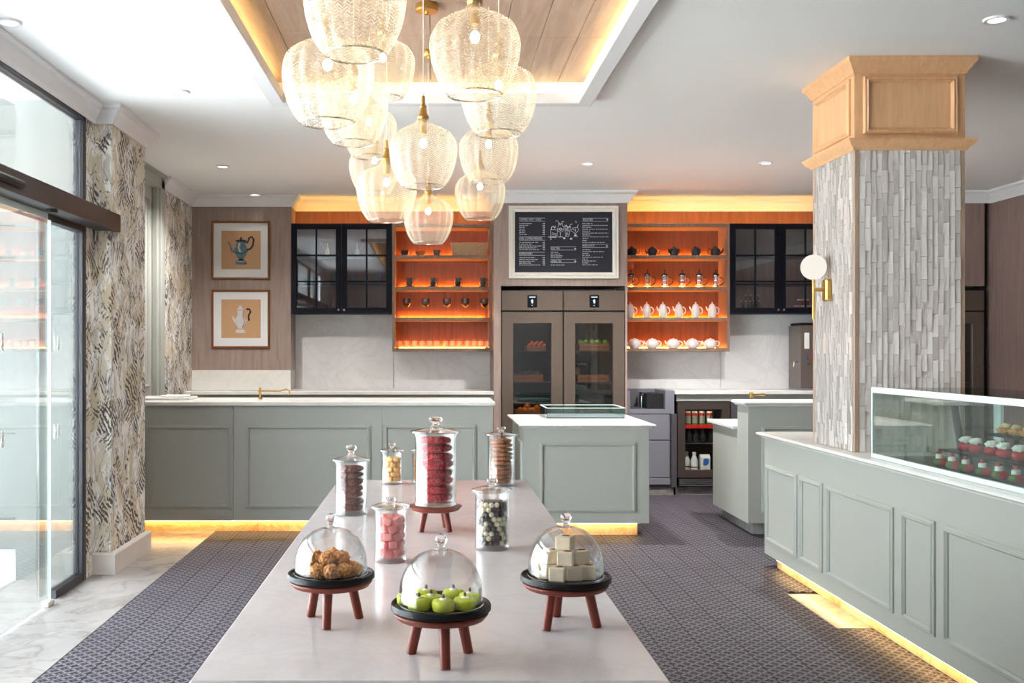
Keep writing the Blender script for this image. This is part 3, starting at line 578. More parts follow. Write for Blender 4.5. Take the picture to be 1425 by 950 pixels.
def crate(x0, x1, y0, z, h, lab):
    t = thing('fruit_crate', ((x0+x1)/2, y0+.14, z), lab, 'crate', 'crates in the fridge')
    for k in range(2): MB().box(x0, x1, y0, y0+.012, z+k*h/2+.002, z+(k+1)*h/2-.004, .001).build('slat', 'crate', t); MB().box(x0, x1, y0+.27, y0+.282, z+k*h/2+.002, z+(k+1)*h/2-.004, .001).build('slat', 'crate', t)
    for x in (x0, x1-.012): MB().box(x, x+.012, y0+.012, y0+.27, z, z+h, .001).build('end_panel', 'crate', t)
    MB().box(x0+.012, x1-.012, y0+.012, y0+.27, z, z+.008).build('bottom', 'crate', t)
cy = 9.95
for a, b, z, h, lab in ((715, 756, 1.111, .075, 'dark slatted crate of plums on the middle left fridge shelf'), (733, 760, 1.421, .05, 'slatted crate of brown eggs on the top left fridge shelf'), (717, 754, .751, .085, 'slatted crate of oranges low in the left fridge side'), (806, 848, 1.421, .075, 'slatted crate of green apples on the top right fridge shelf'), (804, 848, 1.111, .075, 'empty slatted crate on the middle right fridge shelf'), (806, 848, .751, .085, 'empty slatted crate low in the right fridge side')): crate(X(a, cy), X(b, cy), cy, z, h, lab)
def sphere(name, r, mat, sub=2, amp=.04, seed=1): me = blob(name, r, r, r, amp, 1.5, seed, sub); me.materials.append(M[mat]); return me
me = sphere('orange', .034, 'orange')
for px, dz in ((724, 0), (734, .022), (741, 0), (747, .014), (729, .0), (752, .0), (737, 0)): fruit('orange', me, X(px, 10.05), 10.03+.03*(px % 3), .751+.075+dz*1.6, 'round orange piled in the slatted crate in the fridge', 'orange', 'oranges in the fridge crate')
me = sphere('green_apple', .031, 'apple')
for px in (808, 815, 824, 832, 842): fruit('green_apple', me, X(px, 10.05), 10.05, 1.421+.085, 'green apple in the top crate of the right fridge side', 'apple', 'apples in the fridge crate')
me = sphere('brown_egg', .018, 'egg')
for k in range(10): fruit('brown_egg', me, X(736+k*2.3, 10.05), 10.0+.03*(k % 3), 1.421+.055+.014*((k*7) % 3), 'brown egg in the top crate of the left fridge side', 'egg', 'eggs in the fridge crate')
me = sphere('plum', .026, 'plum')
for k in range(6): fruit('plum', me, X(720+k*6, 10.05), 10.03+.02*(k % 2), 1.111+.08+.012*(k % 2), 'dark plum in the middle crate of the left fridge side', 'plum', 'plums in the fridge crate')
t = thing('wine_bottle', (X(808, 10.0), 9.93, 1.111), 'dark bottle with cream label on the middle right fridge shelf', 'bottle')
t.location.y = 10.29
MB().lathe([(.0005, 0), (.036, .002), (.037, .16), (.030, .20), (.013, .23), (.013, .28), (.0005, .281)], 18).build('glass', 'bottle_dark', t, local=True); MB().lathe([(.0376, .05), (.0376, .14)], 18).build('paper_label', 'label_cream', t, local=True)
# ---------------------------------------------------------------- menu board and pictures
mbx = thing('menu_board', (X(784, 9.83), 9.83, Z(388, 9.85)), 'black menu board with chalk lettering in carved cream frame above the fridge', 'menu board')
U = lambda px: X(px, 9.83)
W = lambda py: Z(py, 9.83)
MB().ring(U(708), U(861), W(387.5), W(286), [(0, 0), (0, .026), (.008, .034), (.02, .030), (.035, .040), (.05, .030), (.058, .030), (.062, .014), (.062, 0)], FB(9.849)).build('frame', 'menu_frame', mbx, 25)
MB().box(U(715), U(853), 9.838, 9.849, W(380), W(294)).build('board', 'slate_board', mbx)
ZM = lambda zx: U(715+zx/9.828); ZN = lambda zy: W(290+zy/9.828)
def letters(txt, zx, zy, h, wid, par):
    cu = bpy.data.curves.new('lettering', 'FONT'); cu.body = txt; cu.size = 1; cu.resolution_u = 2; ob = bpy.data.objects.new('tmp', cu); COL.objects.link(ob)
    bpy.context.view_layer.update(); me = bpy.data.meshes.new_from_object(ob.evaluated_get(bpy.context.evaluated_depsgraph_get())); bpy.data.objects.remove(ob)
    xs = [v.co.x for v in me.vertices]; ys = [v.co.y for v in me.vertices]; x0, x1, y0, y1 = min(xs), max(xs), min(ys), max(ys); off = par.location
    for v in me.vertices:
        a = (v.co.x-x0)/(x1-x0); b = (v.co.y-y0)/(y1-y0)
        v.co = Vector((ZM(zx+wid*a)-off.x, 9.8372-off.y, ZN(zy+h-h*b)-off.z))
    mesh_obj('lettering', me, 'chalk', par)
def strip(m, zx0, zx1, zy0, zy1): m.box(ZM(zx0), ZM(zx1), 9.837, 9.8378, ZN(zy1), ZN(zy0))
for txt, zx, zy, wd in (('COFFEE, HOT / ICED', 75, 138, 300), ('ICED COFFEE PRESSED', 75, 395, 315), ('REFRESHERS', 75, 603, 180), ('ICED TEA', 508, 530, 120), ('HERBAL TEA', 508, 706, 145), ('SMOOTHIES', 945, 138, 135), ('FRESH JUICE', 940, 496, 165)): letters(txt, zx, zy, 27, wd, mbx)
m = MB()
for a, b, ys in ((75, 430, (128, 172)), (75, 430, (385, 432)), (75, 430, (597, 640)), (505, 855, (522, 567)), (505, 855, (695, 740)), (940, 1295, (130, 174)), (940, 1295, (487, 533))):
    for k, yy in enumerate(ys): strip(m, a, b, yy-2, yy+2)
for zx, zy in ((1280, 152), (1275, 512), (842, 548), (842, 720)): strip(m, zx-11, zx+11, zy-8, zy+8)
m.build('rule_lines', 'chalk', mbx, 0)['kind'] = 'stuff'
def line(m, zx0, zx1, zy):
    x = zx0
    while x < zx1-6:
        wl_ = min(random.uniform(18, 52), zx1-x); xx = x
        while xx < x+wl_-3: strip(m, xx, xx+random.uniform(3.5, 6), zy-5+random.choice((0, 0, 2)), zy+6); xx += 8
        x += wl_+8
for grp, lines in ((0, [(75, 260, 204), (75, 210, 230), (75, 150, 255), (75, 155, 280), (75, 160, 303), (75, 155, 328), (75, 180, 353), (75, 335, 463), (75, 245, 487), (75, 380, 511), (75, 325, 536), (75, 355, 561), (75, 290, 670), (75, 335, 695), (75, 290, 720), (75, 230, 745), (75, 365, 771)]),
                   (1, [(508, 610, 597), (508, 640, 621), (508, 665, 646), (508, 655, 670), (505, 690, 771)]),
                   (2, [(940, 1085, 203), (940, 1285, 229), (940, 1065, 255), (940, 1290, 282), (940, 1045, 308), (940, 1300, 334), (940, 1050, 360), (940, 1300, 386), (940, 1020, 409), (940, 1005, 437), (940, 1245, 463), (940, 1060, 562), (940, 1240, 588), (940, 1030, 613), (940, 1045, 638), (940, 1220, 664), (940, 1010, 690), (940, 1130, 716), (940, 1035, 742), (940, 1150, 768)])):
    m = MB()
    for a, b, yy in lines:
        line(m, a, b, yy)
        if grp == 0: strip(m, 398, 408, yy-6, yy+6); strip(m, 412, 424, yy-6, yy+6)
    m.build('lettering', 'chalk', mbx, 0)['kind'] = 'stuff'
def stroke(m, pts, wd=5):
    for (a, b), (c, e) in zip(pts[:-1], pts[1:]):
        dx, dy = c-a, e-b; ln = math.hypot(dx, dy) or 1; nx, ny = -dy/ln*wd/2, dx/ln*wd/2; n = len(m.v)
        for q, yy in (((a+nx, b+ny), 0), ((c+nx, e+ny), 0), ((c-nx, e-ny), 0), ((a-nx, b-ny), 0)): m.v.append((ZM(q[0]), 9.8372, ZN(q[1])))
        m.f.append((n, n+1, n+2, n+3))
m = MB()
stroke(m, [(505, 290), (510, 380), (590, 380), (598, 290), (505, 290)]); stroke(m, [(520, 330), (585, 345)]); stroke(m, [(520, 355), (585, 365)]); stroke(m, [(515, 290), (520, 250), (545, 240), (560, 270), (575, 235)], 9); stroke(m, [(470, 388), (585, 395)], 9); stroke(m, [(505, 395), (510, 430)], 10)
stroke(m, [(600, 260), (605, 300), (632, 325), (665, 315), (688, 285), (680, 245)]); stroke(m, [(610, 250), (620, 200), (660, 200), (675, 250)], 6); stroke(m, [(638, 325), (638, 380)], 7); stroke(m, [(600, 388), (675, 388)], 9); stroke(m, [(570, 170), (600, 165), (625, 210)], 6); stroke(m, [(655, 205), (665, 170), (690, 180)], 6); stroke(m, [(615, 275), (640, 265), (665, 280), (640, 300), (615, 275)], 8); stroke(m, [(625, 215), (650, 225)], 9)
stroke(m, [(700, 250), (705, 380), (755, 380), (775, 255), (700, 250)]); stroke(m, [(690, 245), (720, 225), (740, 265), (770, 235), (775, 265)], 10); stroke(m, [(765, 235), (775, 215), (805, 212)], 6); stroke(m, [(705, 300), (730, 290), (760, 310)], 8); stroke(m, [(715, 345), (750, 350)], 10); stroke(m, [(710, 270), (755, 280)], 8); stroke(m, [(730, 310), (725, 375)], 5)
stroke(m, [(785, 300), (810, 265), (870, 255), (890, 290), (845, 345), (785, 300)]); stroke(m, [(840, 345), (845, 375)], 12); stroke(m, [(825, 365), (865, 365)], 12); stroke(m, [(850, 165), (850, 190), (862, 185)], 7); stroke(m, [(870, 255), (882, 220)], 7); stroke(m, [(815, 280), (850, 310)], 6); stroke(m, [(845, 270), (845, 320)], 6); stroke(m, [(820, 385), (875, 385)], 6)
for a, b in ((690, 405), (785, 412)): stroke(m, [(a-15, b), (a+15, b)], 22)
m.build('drinks_drawing', 'chalk', mbx, 0)
def picture(pyt, label, art):
    y = 10.10; u0, u1, v1, v0 = X(294.5, y), X(376, y), Z(pyt, y), Z(pyt+81.5, y)
    t = thing('framed_picture', ((u0+u1)/2, y-.01, v0), label, 'picture', 'coffee pot pictures')
    MB().ring(u0, u1, v0, v1, [(0, 0), (0, .018), (.005, .024), (.015, .022), (.022, .016), (.022, 0)], FB(y-.001)).build('frame', 'frame_gold', t, 25)
    MB().box(u0+.022, u1-.022, y-.008, y-.001, v0+.022, v1-.022).build('mat_board', 'mat_board', t)
    a0, a1, b0, b1 = u0+.100, u1-.094, v0+.104, v1-.098; cv_ = MB().box(a0, a1, y-.0095, y-.008, b0, b1).build('canvas', 'canvas', t)
    # art drawn in zoomed-picture coordinates of the canvas (185..690 wide, 205..718 high)
    K = lambda q: [(a0+(px-185)/505*(a1-a0), b1-(py-205)/513*(b1-b0)) for px, py in q]
    for pts, mat, h in art: MB().prism(K(pts), lambda u, v, h_: (u, y-.0096-h_, v), h).build('printed_shape', mat, cv_, 0)
def sym(prof, cx): return [(cx-r, z) for r, z in prof]+[(cx+r, z) for r, z in reversed(prof)]
def band(pts, wd):
    l, r = [], []
    for i, p in enumerate(pts):
        a, b = pts[max(i-1, 0)], pts[min(i+1, len(pts)-1)]; dx, dy = b[0]-a[0], b[1]-a[1]; ln = math.hypot(dx, dy); ww = wd[i] if isinstance(wd, list) else wd
        l.append((p[0]-dy/ln*ww/2, p[1]+dx/ln*ww/2)); r.append((p[0]+dy/ln*ww/2, p[1]-dx/ln*ww/2))
    return l+r[::-1]
art1 = [(sym([(8, 295), (12, 325), (70, 330), (55, 355), (60, 400), (85, 450), (88, 490), (60, 540), (30, 580), (28, 595), (62, 610), (75, 640), (70, 655)], 437), 'art_teal', .0006),
        (band([(370, 490), (320, 470), (305, 420), (290, 375), (268, 355)], [46, 30, 16, 12, 22]), 'art_teal', .0005), (band([(470, 345), (520, 365), (545, 300), (575, 285), (600, 320), (590, 400), (560, 445), (510, 465)], 24), 'art_teal_dark', .0007),
        (sym([(10, 293), (14, 325), (72, 332), (58, 352)], 437), 'art_teal_dark', .0008), (band([(365, 495), (440, 515), (510, 480)], 10), 'art_teal_dark', .0009), (sym([(34, 575), (30, 598), (40, 605)], 437), 'art_teal_dark', .0008), (band([(420, 370), (405, 430), (430, 490)], 22), 'art_silver', .0009), (band([(390, 615), (480, 618)], 8), 'art_silver', .0009)]
art2 = [(sym([(5, 280), (38, 335), (42, 350), (34, 370), (36, 410), (64, 470), (68, 510), (30, 580), (26, 595), (56, 615), (62, 650)], 428), 'art_silver', .0006), (band([(370, 500), (345, 470), (330, 430)], [50, 30, 14]), 'art_silver', .0005),
        (band([(505, 335), (545, 335), (560, 370), (535, 420), (540, 490)], 24), 'art_handle', .0007), (band([(470, 350), (462, 430), (485, 500), (455, 580)], 14), 'art_silver_dark', .0008), (band([(385, 345), (470, 345)], 7), 'art_silver_dark', .0009), (band([(395, 600), (460, 600)], 9), 'art_silver_dark', .0009), (band([(470, 480), (520, 485)], 10), 'art_silver', .0007)]
picture(307.5, 'framed picture of teal coffee pot with black handle on tan ground', art1); picture(403, 'framed picture of pale silver coffee pot on tan ground', art2)
# ---------------------------------------------------------------- crockery
def arc(cx, cz, rx, rz, a0, a1, n=9): return [(cx+rx*math.cos(a0+(a1-a0)*k/(n-1)), 0, cz+rz*math.sin(a0+(a1-a0)*k/(n-1))) for k in range(n)]
def saucer(par, r, mat): MB().lathe([(.0005, .002), (r*.5, .001), (r, .010), (r*.98, .013), (r*.5, .005), (.0005, .005)], 20).build('saucer', mat, par, local=True)
def cup(par, r, h, z, mat):
    MB().lathe([(.0005, z), (r*.55, z), (r*.9, z+h*.45), (r, z+h), (r*.92, z+h), (r*.8, z+h*.45), (.0005, z+.006)], 20).build('cup', mat, par, local=True)
    MB().tube(arc(r*.9, z+h*.55, .018, h*.3, -PI/2, PI/2), .004, 6).build('handle', mat, par, local=True)
YS = 10.24
c1 = thing('cup_and_saucer', (X(563.4, YS), YS, ZT[0]), 'wide grey-blue cup on dark saucer, next to the left navy cabinet', 'cup', 'wide cups on the top shelf'); saucer(c1, .055, 'pot_dark'); cup(c1, .044, .055, .008, 'cup_grey')
dup(c1, (X(607.6, YS), YS, ZT[0]), None, 'wide grey-blue cup on dark saucer, standing next to the woven basket')
t = thing('wooden_bowl', (X(585, YS), YS, ZT[0]), 'small wooden bowl between the two wide grey cups', 'bowl'); MB().lathe([(.0005, 0), (.028, 0), (.05, .03), (.054, .05), (.049, .05), (.04, .025), (.0005, .008)], 22).build('bowl', 'bowl_wood', t, local=True); MB().lathe([(.0005, .043), (.049, .042)], 20).build('contents', 'nut', t, local=True)
bk = thing('woven_basket', (X(653, YS), YS, ZT[0]), 'long woven rope basket on the top left shelf', 'basket')
m = MB()
for k in range(9):
    z = .008+k*.015; e = .165+k*.0028; m.tube([(-e, -.06, z), (e, -.06, z), (e, .06, z), (-e, .06, z), (-e, -.06, z)], .0085, 6)
m.build('coils', 'basket', bk, local=True); MB().box(-.16, .16, -.055, .055, 0, .01).build('bottom', 'basket', bk, local=True)
t = thing('red_paper_bag', (X(683, YS), 10.2, ZT[0]), 'small red paper bag beside the woven basket', 'bag'); MB().box(-.012, .012, -.05, .05, 0, .09, .003).build('bag', 'red_paper', t, local=True); MB().prism([(-.012, .09), (.012, .09), (.003, .14), (-.003, .14)], lambda u, v, w_: (u, -.05+w_, v), .1).build('folded_top', 'red_paper', t, local=True)
st = thing('stacked_cups', (X(570, YS), YS, ZT[1]), 'two small dark cups stacked on one saucer', 'cups', 'stacked cups on the second shelf'); saucer(st, .048, 'pot_dark'); cup(st, .036, .048, .008, 'cup_grey'); cup(st, .036, .046, .052, 'cup_grey')
st['label'] += ', first from the left cabinet'
for k, px in enumerate((602.5, 637, 672)): dup(st, (X(px, YS), YS, ZT[1]), None, 'two small dark cups stacked on one saucer, %s from the left cabinet' % ORD[k+1])
wg = thing('wine_glass', (X(566, YS), YS, ZT[2]), 'dark-bowled stemmed wine glass on the third left shelf', 'glass', 'wine glasses on the third shelf')
MB().lathe([(.0005, .105), (.018, .108), (.036, .130), (.043, .160), (.040, .200), (.038, .200), (.041, .160), (.034, .132), (.0005, .109)], 22).build('bowl', 'dark_glass', wg, local=True); MB().lathe([(.033, .0), (.033, .002), (.006, .006), (.0035, .02), (.0035, .09), (.006, .104)], 18).build('stem', 'clear_glass', wg, local=True); MB().lathe([(.0005, .112), (.030, .130), (.034, .142), (.0005, .143)], 18).build('wine', 'plum', wg, local=True)
wg['label'] = 'dark-bowled stemmed wine glass on amber-lit shelf, first from the left navy cabinet'
for k, px in enumerate((592.4, 622, 647.6, 674)): dup(wg, (X(px, YS), YS, ZT[2]), None, 'dark-bowled stemmed wine glass on amber-lit shelf, %s from the left navy cabinet' % ORD[k+1])
tb = thing('tumbler', (X(556, YS), YS, ZT[3]), 'clear short tumbler in the row on the bottom left shelf', 'glass', 'tumblers on the bottom shelf')
MB().lathe([(.0005, 0), (.027, 0), (.031, .088), (.0295, .088), (.0255, .012), (.0005, .011)], 18).build('glass', 'clear_glass', tb, local=True); MB().lathe([(.0005, .0115), (.025, .0115), (.0285, .070), (.0005, .070)], 18).build('frosting', 'tumbler_fill', tb, local=True) if 'tumbler_fill' in M else None
tb['label'] = 'short clear tumbler in the row under the wine glasses, first from the cabinet'
for k, px in enumerate((565.9, 576.7, 587.2, 597.4, 607.4, 619.3, 629.4, 639.1, 650.3, 660, 668.6, 679.0)): dup(tb, (X(px, YS), YS, ZT[3]), None, 'short clear tumbler in the row under the wine glasses, %s from the cabinet' % ORD[k+1])
def teapot(name, loc, lab, grp, prof, lidp, mat, spout, handle, hr, cat='teapot'):
    t = thing(name, loc, lab, cat, grp); MB().lathe(prof, 24).build('body', mat, t, local=True); l = MB().lathe(lidp, 20).build('lid', mat, t, local=True)
    MB().tube(spout[0], spout[1], 8).build('spout', mat, t, local=True); MB().tube(handle, hr, 8).build('handle', mat, t, local=True); return t
a = teapot('dark_teapot', (X(879.4, YS), YS, ZT[0]), 'round dark slate teapot, first from the fridge', 'dark teapots on the top shelf', [(.0005, 0), (.036, 0), (.048, .02), (.052, .05), (.044, .075), (.028, .084), (.0005, .085)], [(.029, .083), (.028, .090), (.010, .096), (.006, .102), (.009, .108), (.0005, .112)], 'pot_dark', ([(-.045, 0, .03), (-.066, 0, .05), (-.078, 0, .078)], [.013, .009, .006]), arc(.044, .05, .034, .028, -PI/2, PI/2), .005)
for k, px in enumerate((907.7, 938, 968, 995.5)): dup(a, (X(px, YS), YS, ZT[0]), PI*.93 if k == 3 else [0, .5, -1.2][k], 'round dark slate teapot, %s from the fridge' % ORD[k+1])
fp = thing('plunger_coffee_maker', (X(878, YS), YS, ZT[1]), 'glass plunger coffee maker with black lid and looped handle', 'coffee maker', 'plunger coffee makers on the second shelf')
MB().lathe([(.034, .008), (.034, .125), (.0325, .125), (.0325, .012), (.0005, .012)], 18).build('beaker', 'clear_glass', fp, local=True)
m = MB()
for k in range(4):
    q = PI/4+k*PI/2; m.tube([(.0355*math.cos(q), .0355*math.sin(q), 0), (.0355*math.cos(q), .0355*math.sin(q), .12)], .003, 6)
for z in (.012, .068, .116): m.lathe([(.0345, z), (.037, z), (.037, z+.006), (.0345, z+.006)], 18)
m.build('frame', 'chrome', fp, local=True); MB().lathe([(.0005, .005), (.034, .006), (.034, .002), (.0005, 0)], 18).build('foot', 'press_plastic', fp, local=True)
MB().lathe([(.037, .126), (.037, .134), (.020, .148), (.005, .150), (.0035, .165), (.010, .168), (.012, .178), (.0005, .184)], 18).build('lid', 'press_plastic', fp, local=True); MB().tube(arc(.036, .065, .045, .04, -PI/2, PI/2, 11), .006, 8).build('handle', 'press_plastic', fp, local=True)
MB().lathe([(.0005, .03), (.031, .03), (.031, .037), (.0005, .037)], 16).build('plunger', 'chrome', fp, local=True)
fp['label'] = 'glass plunger coffee maker with black looped handle, first from the fridge'
for k, px in enumerate((901, 925, 949.5, 973, 996)): dup(fp, (X(px, YS), YS, ZT[1]), None, 'glass plunger coffee maker with black looped handle, %s from the fridge' % ORD[k+1])
a = teapot('white_coffee_pot', (X(877, YS), YS, ZT[2]), 'tall white porcelain coffee pot with pointed lid', 'white coffee pots on the third shelf', [(.0005, 0), (.028, 0), (.032, .015), (.042, .05), (.042, .08), (.032, .115), (.028, .124), (.0005, .125)], [(.029, .124), (.026, .134), (.010, .144), (.005, .150), (.008, .158), (.0005, .164)], 'porcelain', ([(-.035, 0, .07), (-.052, 0, .09), (-.062, 0, .118)], [.011, .008, .005]), arc(.036, .075, .034, .036, -PI/2, PI/2), .005, 'coffee pot')
a['label'] = 'tall white porcelain coffee pot with pointed lid, first from the fridge'
for k, px in enumerate((900, 922.4, 944.7, 968, 991)): dup(a, (X(px, YS), YS, ZT[2]), None, 'tall white porcelain coffee pot with pointed lid, %s from the fridge' % ORD[k+1])
a = teapot('white_teapot', (X(883, YS), YS, ZT[3]), 'wide low white porcelain teapot on the bottom right shelf', 'white teapots on the bottom shelf', [(.0005, 0), (.045, 0), (.060, .018), (.066, .045), (.058, .072), (.040, .084), (.0005, .085)], [(.041, .083), (.036, .090), (.012, .095), (.008, .100), (.0005, .102)], 'porcelain', ([(-.055, 0, .035), (-.075, 0, .05), (-.086, 0, .075)], [.012, .009, .006]), arc(.056, .045, .036, .026, -PI/2, PI/2), .006)
a['label'] = 'wide low white porcelain teapot, first from the fridge'
for k, px in enumerate((907.7, 937, 963.6, 988.5)): dup(a, (X(px, YS), YS, ZT[3]), None, 'wide low white porcelain teapot, %s from the fridge' % ORD[k+1])
# cabinet contents
for px, s, lab in ((455.8, -1, 'pale oil jug with crossed stirrer in the left door of the navy cabinet'), (497, 1, 'pale oil jug with crossed stirrer in the right door of the navy cabinet')):
    t = thing('oil_jug', (X(px, YS), YS, 2.385), lab, 'jug'); MB().lathe([(.0005, 0), (.024, 0), (.022, .05), (.012, .075), (.006, .09), (.003, .13), (.0005, .131)], 16).build('body', 'label_cream', t, local=True); MB().tube([(s*.03, 0, .07), (s*.085, 0, .15)], .003, 6).build('stirrer', 'brass', t, local=True)
def glassware(px, z, r, h, mat, lab, grp):
    o = MB().lathe([(.0005, 0), (r*.85, 0), (r, h*.5), (r*.95, h), (r*.88, h), (r*.9, h*.5), (.0005, .006)], 16).build('storage_glass', mat, None, local=True); o.location = (X(px, YS), YS, z); tag(o, lab, 'glass', grp)
plain('blue_glassware', (92, 118, 132), .2)
for px, r, h in ((428.6, .025, .09), (464, .024, .09), (491, .026, .085), (525.8, .026, .09)): glassware(px, 2.10, r, h, 'blue_glassware', 'tall blue-grey glass on the middle shelf of the left navy cabinet', 'tall glasses in the navy cabinet')
for px in (445, 506.7): glassware(px, 2.10, .024, .045, 'blue_glassware', 'short blue-grey glass on the middle shelf of the left navy cabinet', 'short glasses in the navy cabinet')
for px in (429, 435, 515, 521, 527): glassware(px, 1.8205, .018, .05, 'pot_dark', 'small dark shot cup on the bottom of the left navy cabinet', 'shot cups in the navy cabinet')
for px in (464, 491): glassware(px, 1.8205, .024, .05, 'blue_glassware', 'round blue-grey glass on the bottom of the left navy cabinet', 'round glasses in the navy cabinet')
for k, (px, dy, dz) in enumerate(((1032, -.04, 0), (1037.5, -.03, 0), (1044, -.03, 0), (1050, -.02, 0), (1056, -.04, 0), (1038, .06, .0), (1045, .06, .0), (1055, .06, .0))):
    t = thing('green_bottle', (X(px, YS+dy), YS+dy, 1.8205), 'short dark green bottle in front in the right navy cabinet' if dy < 0 else 'tall dark green bottle behind in the right navy cabinet', 'bottle', 'green bottles in the navy cabinet' if dy < 0 else 'tall green bottles in the navy cabinet')
    q = 1 if dy < 0 else 1.6; MB().lathe([(.0005, 0), (.019, 0), (.019, .06*q), (.008, .085*q), (.008, .10*q), (.0005, .1*q)], 14).build('body', 'bottle_green', t, local=True); MB().lathe([(.0095, .098*q), (.0095, .108*q), (.0005, .109*q)], 12).build('cap', 'gold_label', t, local=True)
for px, z in ((1108.5, 0), (1118, 0), (1127.5, 0), (1113.5, .064), (1122, .064)):
    t = thing('jam_jar', (X(px, YS), YS, 1.8205+z), 'small red jam jar with pale lid, bottom row in the navy cabinet' if z == 0 else 'small red jam jar with pale lid, stacked on other jars', 'jar', 'jam jars bottom row' if z == 0 else 'jam jars top row'); MB().lathe([(.0005, 0), (.030, 0), (.031, .04), (.028, .046), (.0005, .046)], 16).build('body', 'jar_red', t, local=True); MB().lathe([(.03, .047), (.03, .062), (.0005, .063)], 16).build('lid', 'porcelain', t, local=True)
# ---------------------------------------------------------------- back bar right: steel unit, bar fridge, worktop, boiler
su = thing('steel_sink_unit', (2.11, 10.15, 0), 'grey steel drawer unit with open rinse bay beside the bar fridge', 'sink unit')
y = 9.88
MB().box(1.895, 1.925, y, 10.42, .80, 1.03, .003).box(2.27, 2.36, y, 10.42, .80, 1.03, .003).box(1.925, 2.27, y, 10.42, .80, .845, .003).box(1.895, 2.36, 10.35, 10.42, .845, 1.03).build('bay_frame', 'steel', su)
MB().box(1.93, 2.265, y+.03, 10.34, .846, .85).build('bay_floor', 'dark_steel', su); MB().box(2.10, 2.265, y+.06, 10.3, .85, 1.0, .004).build('rinser', 'dark', su)
MB().tube([(2.07, y+.15, .85), (2.07, y+.15, .97), (2.07, y+.10, 1.0), (2.06, y+.06, .98)], .008, 8).build('tap', 'chrome', su)
MB().box(1.895, 2.33, y+.02, 10.42, .08, .80).build('carcass', 'dark_steel', su); MB().box(1.90, 2.315, y, y+.02, .545, .795, .003).build('drawer', 'steel', su); MB().box(1.90, 2.315, y, y+.02, .175, .538, .003).build('drawer', 'steel', su); MB().box(1.90, 2.32, y, y+.02, .105, .168, .003).build('base_rail', 'steel', su)
MB().box(1.895, 2.10, y+.03, 10.3, 0, .08).box(2.104, 2.36, y+.03, 10.3, 0, .08).build('plinth', 'floor_stone', su)
MB().box(2.332, 2.385, y, 10.42, .08, .80, .002).build('end_panel', 'dark_steel', su)
wt = thing('back_worktop', (3.25, 10.15, 0), 'pale marble worktop running right of the steel unit under the navy cabinet', 'worktop'); MB().box(2.362, 4.14, 9.86, 10.429, .992, 1.030, .005).build('slab', 'counter_marble', wt); MB().box(2.388, 4.14, 9.90, 10.42, .925, .992).build('apron', 'sage', wt)
bcab = thing('base_cabinet', (3.5, 10.15, 0), 'dark base cabinet right of the bar fridge, behind the stepped counter', 'cabinet'); MB().box(2.92, 4.14, 9.90, 10.42, .08, .92).build('body', 'dark_steel', bcab); MB().box(2.388, 4.14, 9.94, 10.4, 0, .078).build('plinth', 'floor_stone', bcab)
bf = thing('bar_fridge', (2.65, 10.15, .08), 'dark under-counter fridge with cans and milk, below the pale worktop', 'fridge')
x0, x1 = 2.392, 2.912
MB().box(x0, x0+.02, 9.93, 10.42, .08, .92).box(x1-.02, x1, 9.93, 10.42, .08, .92).box(x0, x1, 10.39, 10.42, .08, .92).box(x0, x1, 9.93, 10.42, .90, .92).box(x0, x1, 9.93, 10.42, .08, .19).build('carcass', 'dark', bf)
d = MB().ring(x0+.004, x1-.004, .175, .915, [(0, 0), (0, .04), (.07, .04), (.074, .034), (.074, 0)], FB(9.928)).build('door', 'dark_fridge', bf) if 'dark_fridge' in M else MB().ring(x0+.004, x1-.004, .175, .915, [(0, 0), (0, .04), (.07, .04), (.074, .034), (.074, 0)], FB(9.928)).build('door', 'press_plastic', bf)
MB().box(x0+.078, x1-.078, 9.905, 9.911, .25, .84).build('pane', 'dark_glass2' if 'dark_glass2' in M else 'pane_glass', d)
for k in range(4): MB().box(x0+.02, x1-.02, 9.895, 9.93, .09+k*.02, .101+k*.02, .002).build('vent_slat', 'dark_steel', bf)
MB().box(x0+.05, x1-.05, 9.95, 10.38, .665, .672).box(x0+.05, x1-.05, 9.95, 10.38, .50, .506).build('wire_shelf', 'dark_steel', bf); MB().box(x0+.05, x1-.05, 9.946, 9.952, .655, .69).build('shelf_rail', 'rail_red', bf); MB().box(x0+.06, x1-.06, 9.945, 9.955, .885, .893).build('inner_light', 'fridge_light', bf)
cm = thing('drink_can', (X(957, 10), 9.995, .673), 'tall red and silver drink can on the top shelf of the bar fridge', 'can', 'drink cans in the bar fridge')
MB().lathe([(.0005, 0), (.026, 0), (.028, .006), (.028, .135), (.024, .146), (.0005, .146)], 18).build('body', 'can_silver', cm, local=True); MB().lathe([(.0284, .105), (.0284, .132)], 18).build('red_band', 'can_red', cm, local=True); MB().lathe([(.0284, .01), (.0284, .03)], 18).build('green_band', 'can_green', cm, local=True)
cm['label'] = 'tall drink can in the bar fridge, first from the steel unit'
for k, px in enumerate((966.5, 976.5, 987)): dup(cm, (X(px, 10), 9.995, .673), None, 'tall drink can in the bar fridge, %s from the steel unit' % ORD[k+1])
mk = thing('milk_bottle', (X(966, 10), 10.0, .191), 'white plastic milk bottle standing beside the printed carton', 'bottle', 'milk bottles'); MB().lathe([(.0005, 0), (.034, 0), (.036, .01), (.036, .14), (.020, .18), (.016, .19), (.016, .20), (.019, .20), (.019, .222), (.0005, .223)], 20).build('body', 'white_plastic', mk, local=True); MB().lathe([(.0364, .07), (.0364, .082)], 20).build('print', 'jar_red', mk, local=True)
dup(mk, (X(955.5, 10.05), 10.06, .191), None, 'white plastic milk bottle at the fridge edge behind the other bottle')
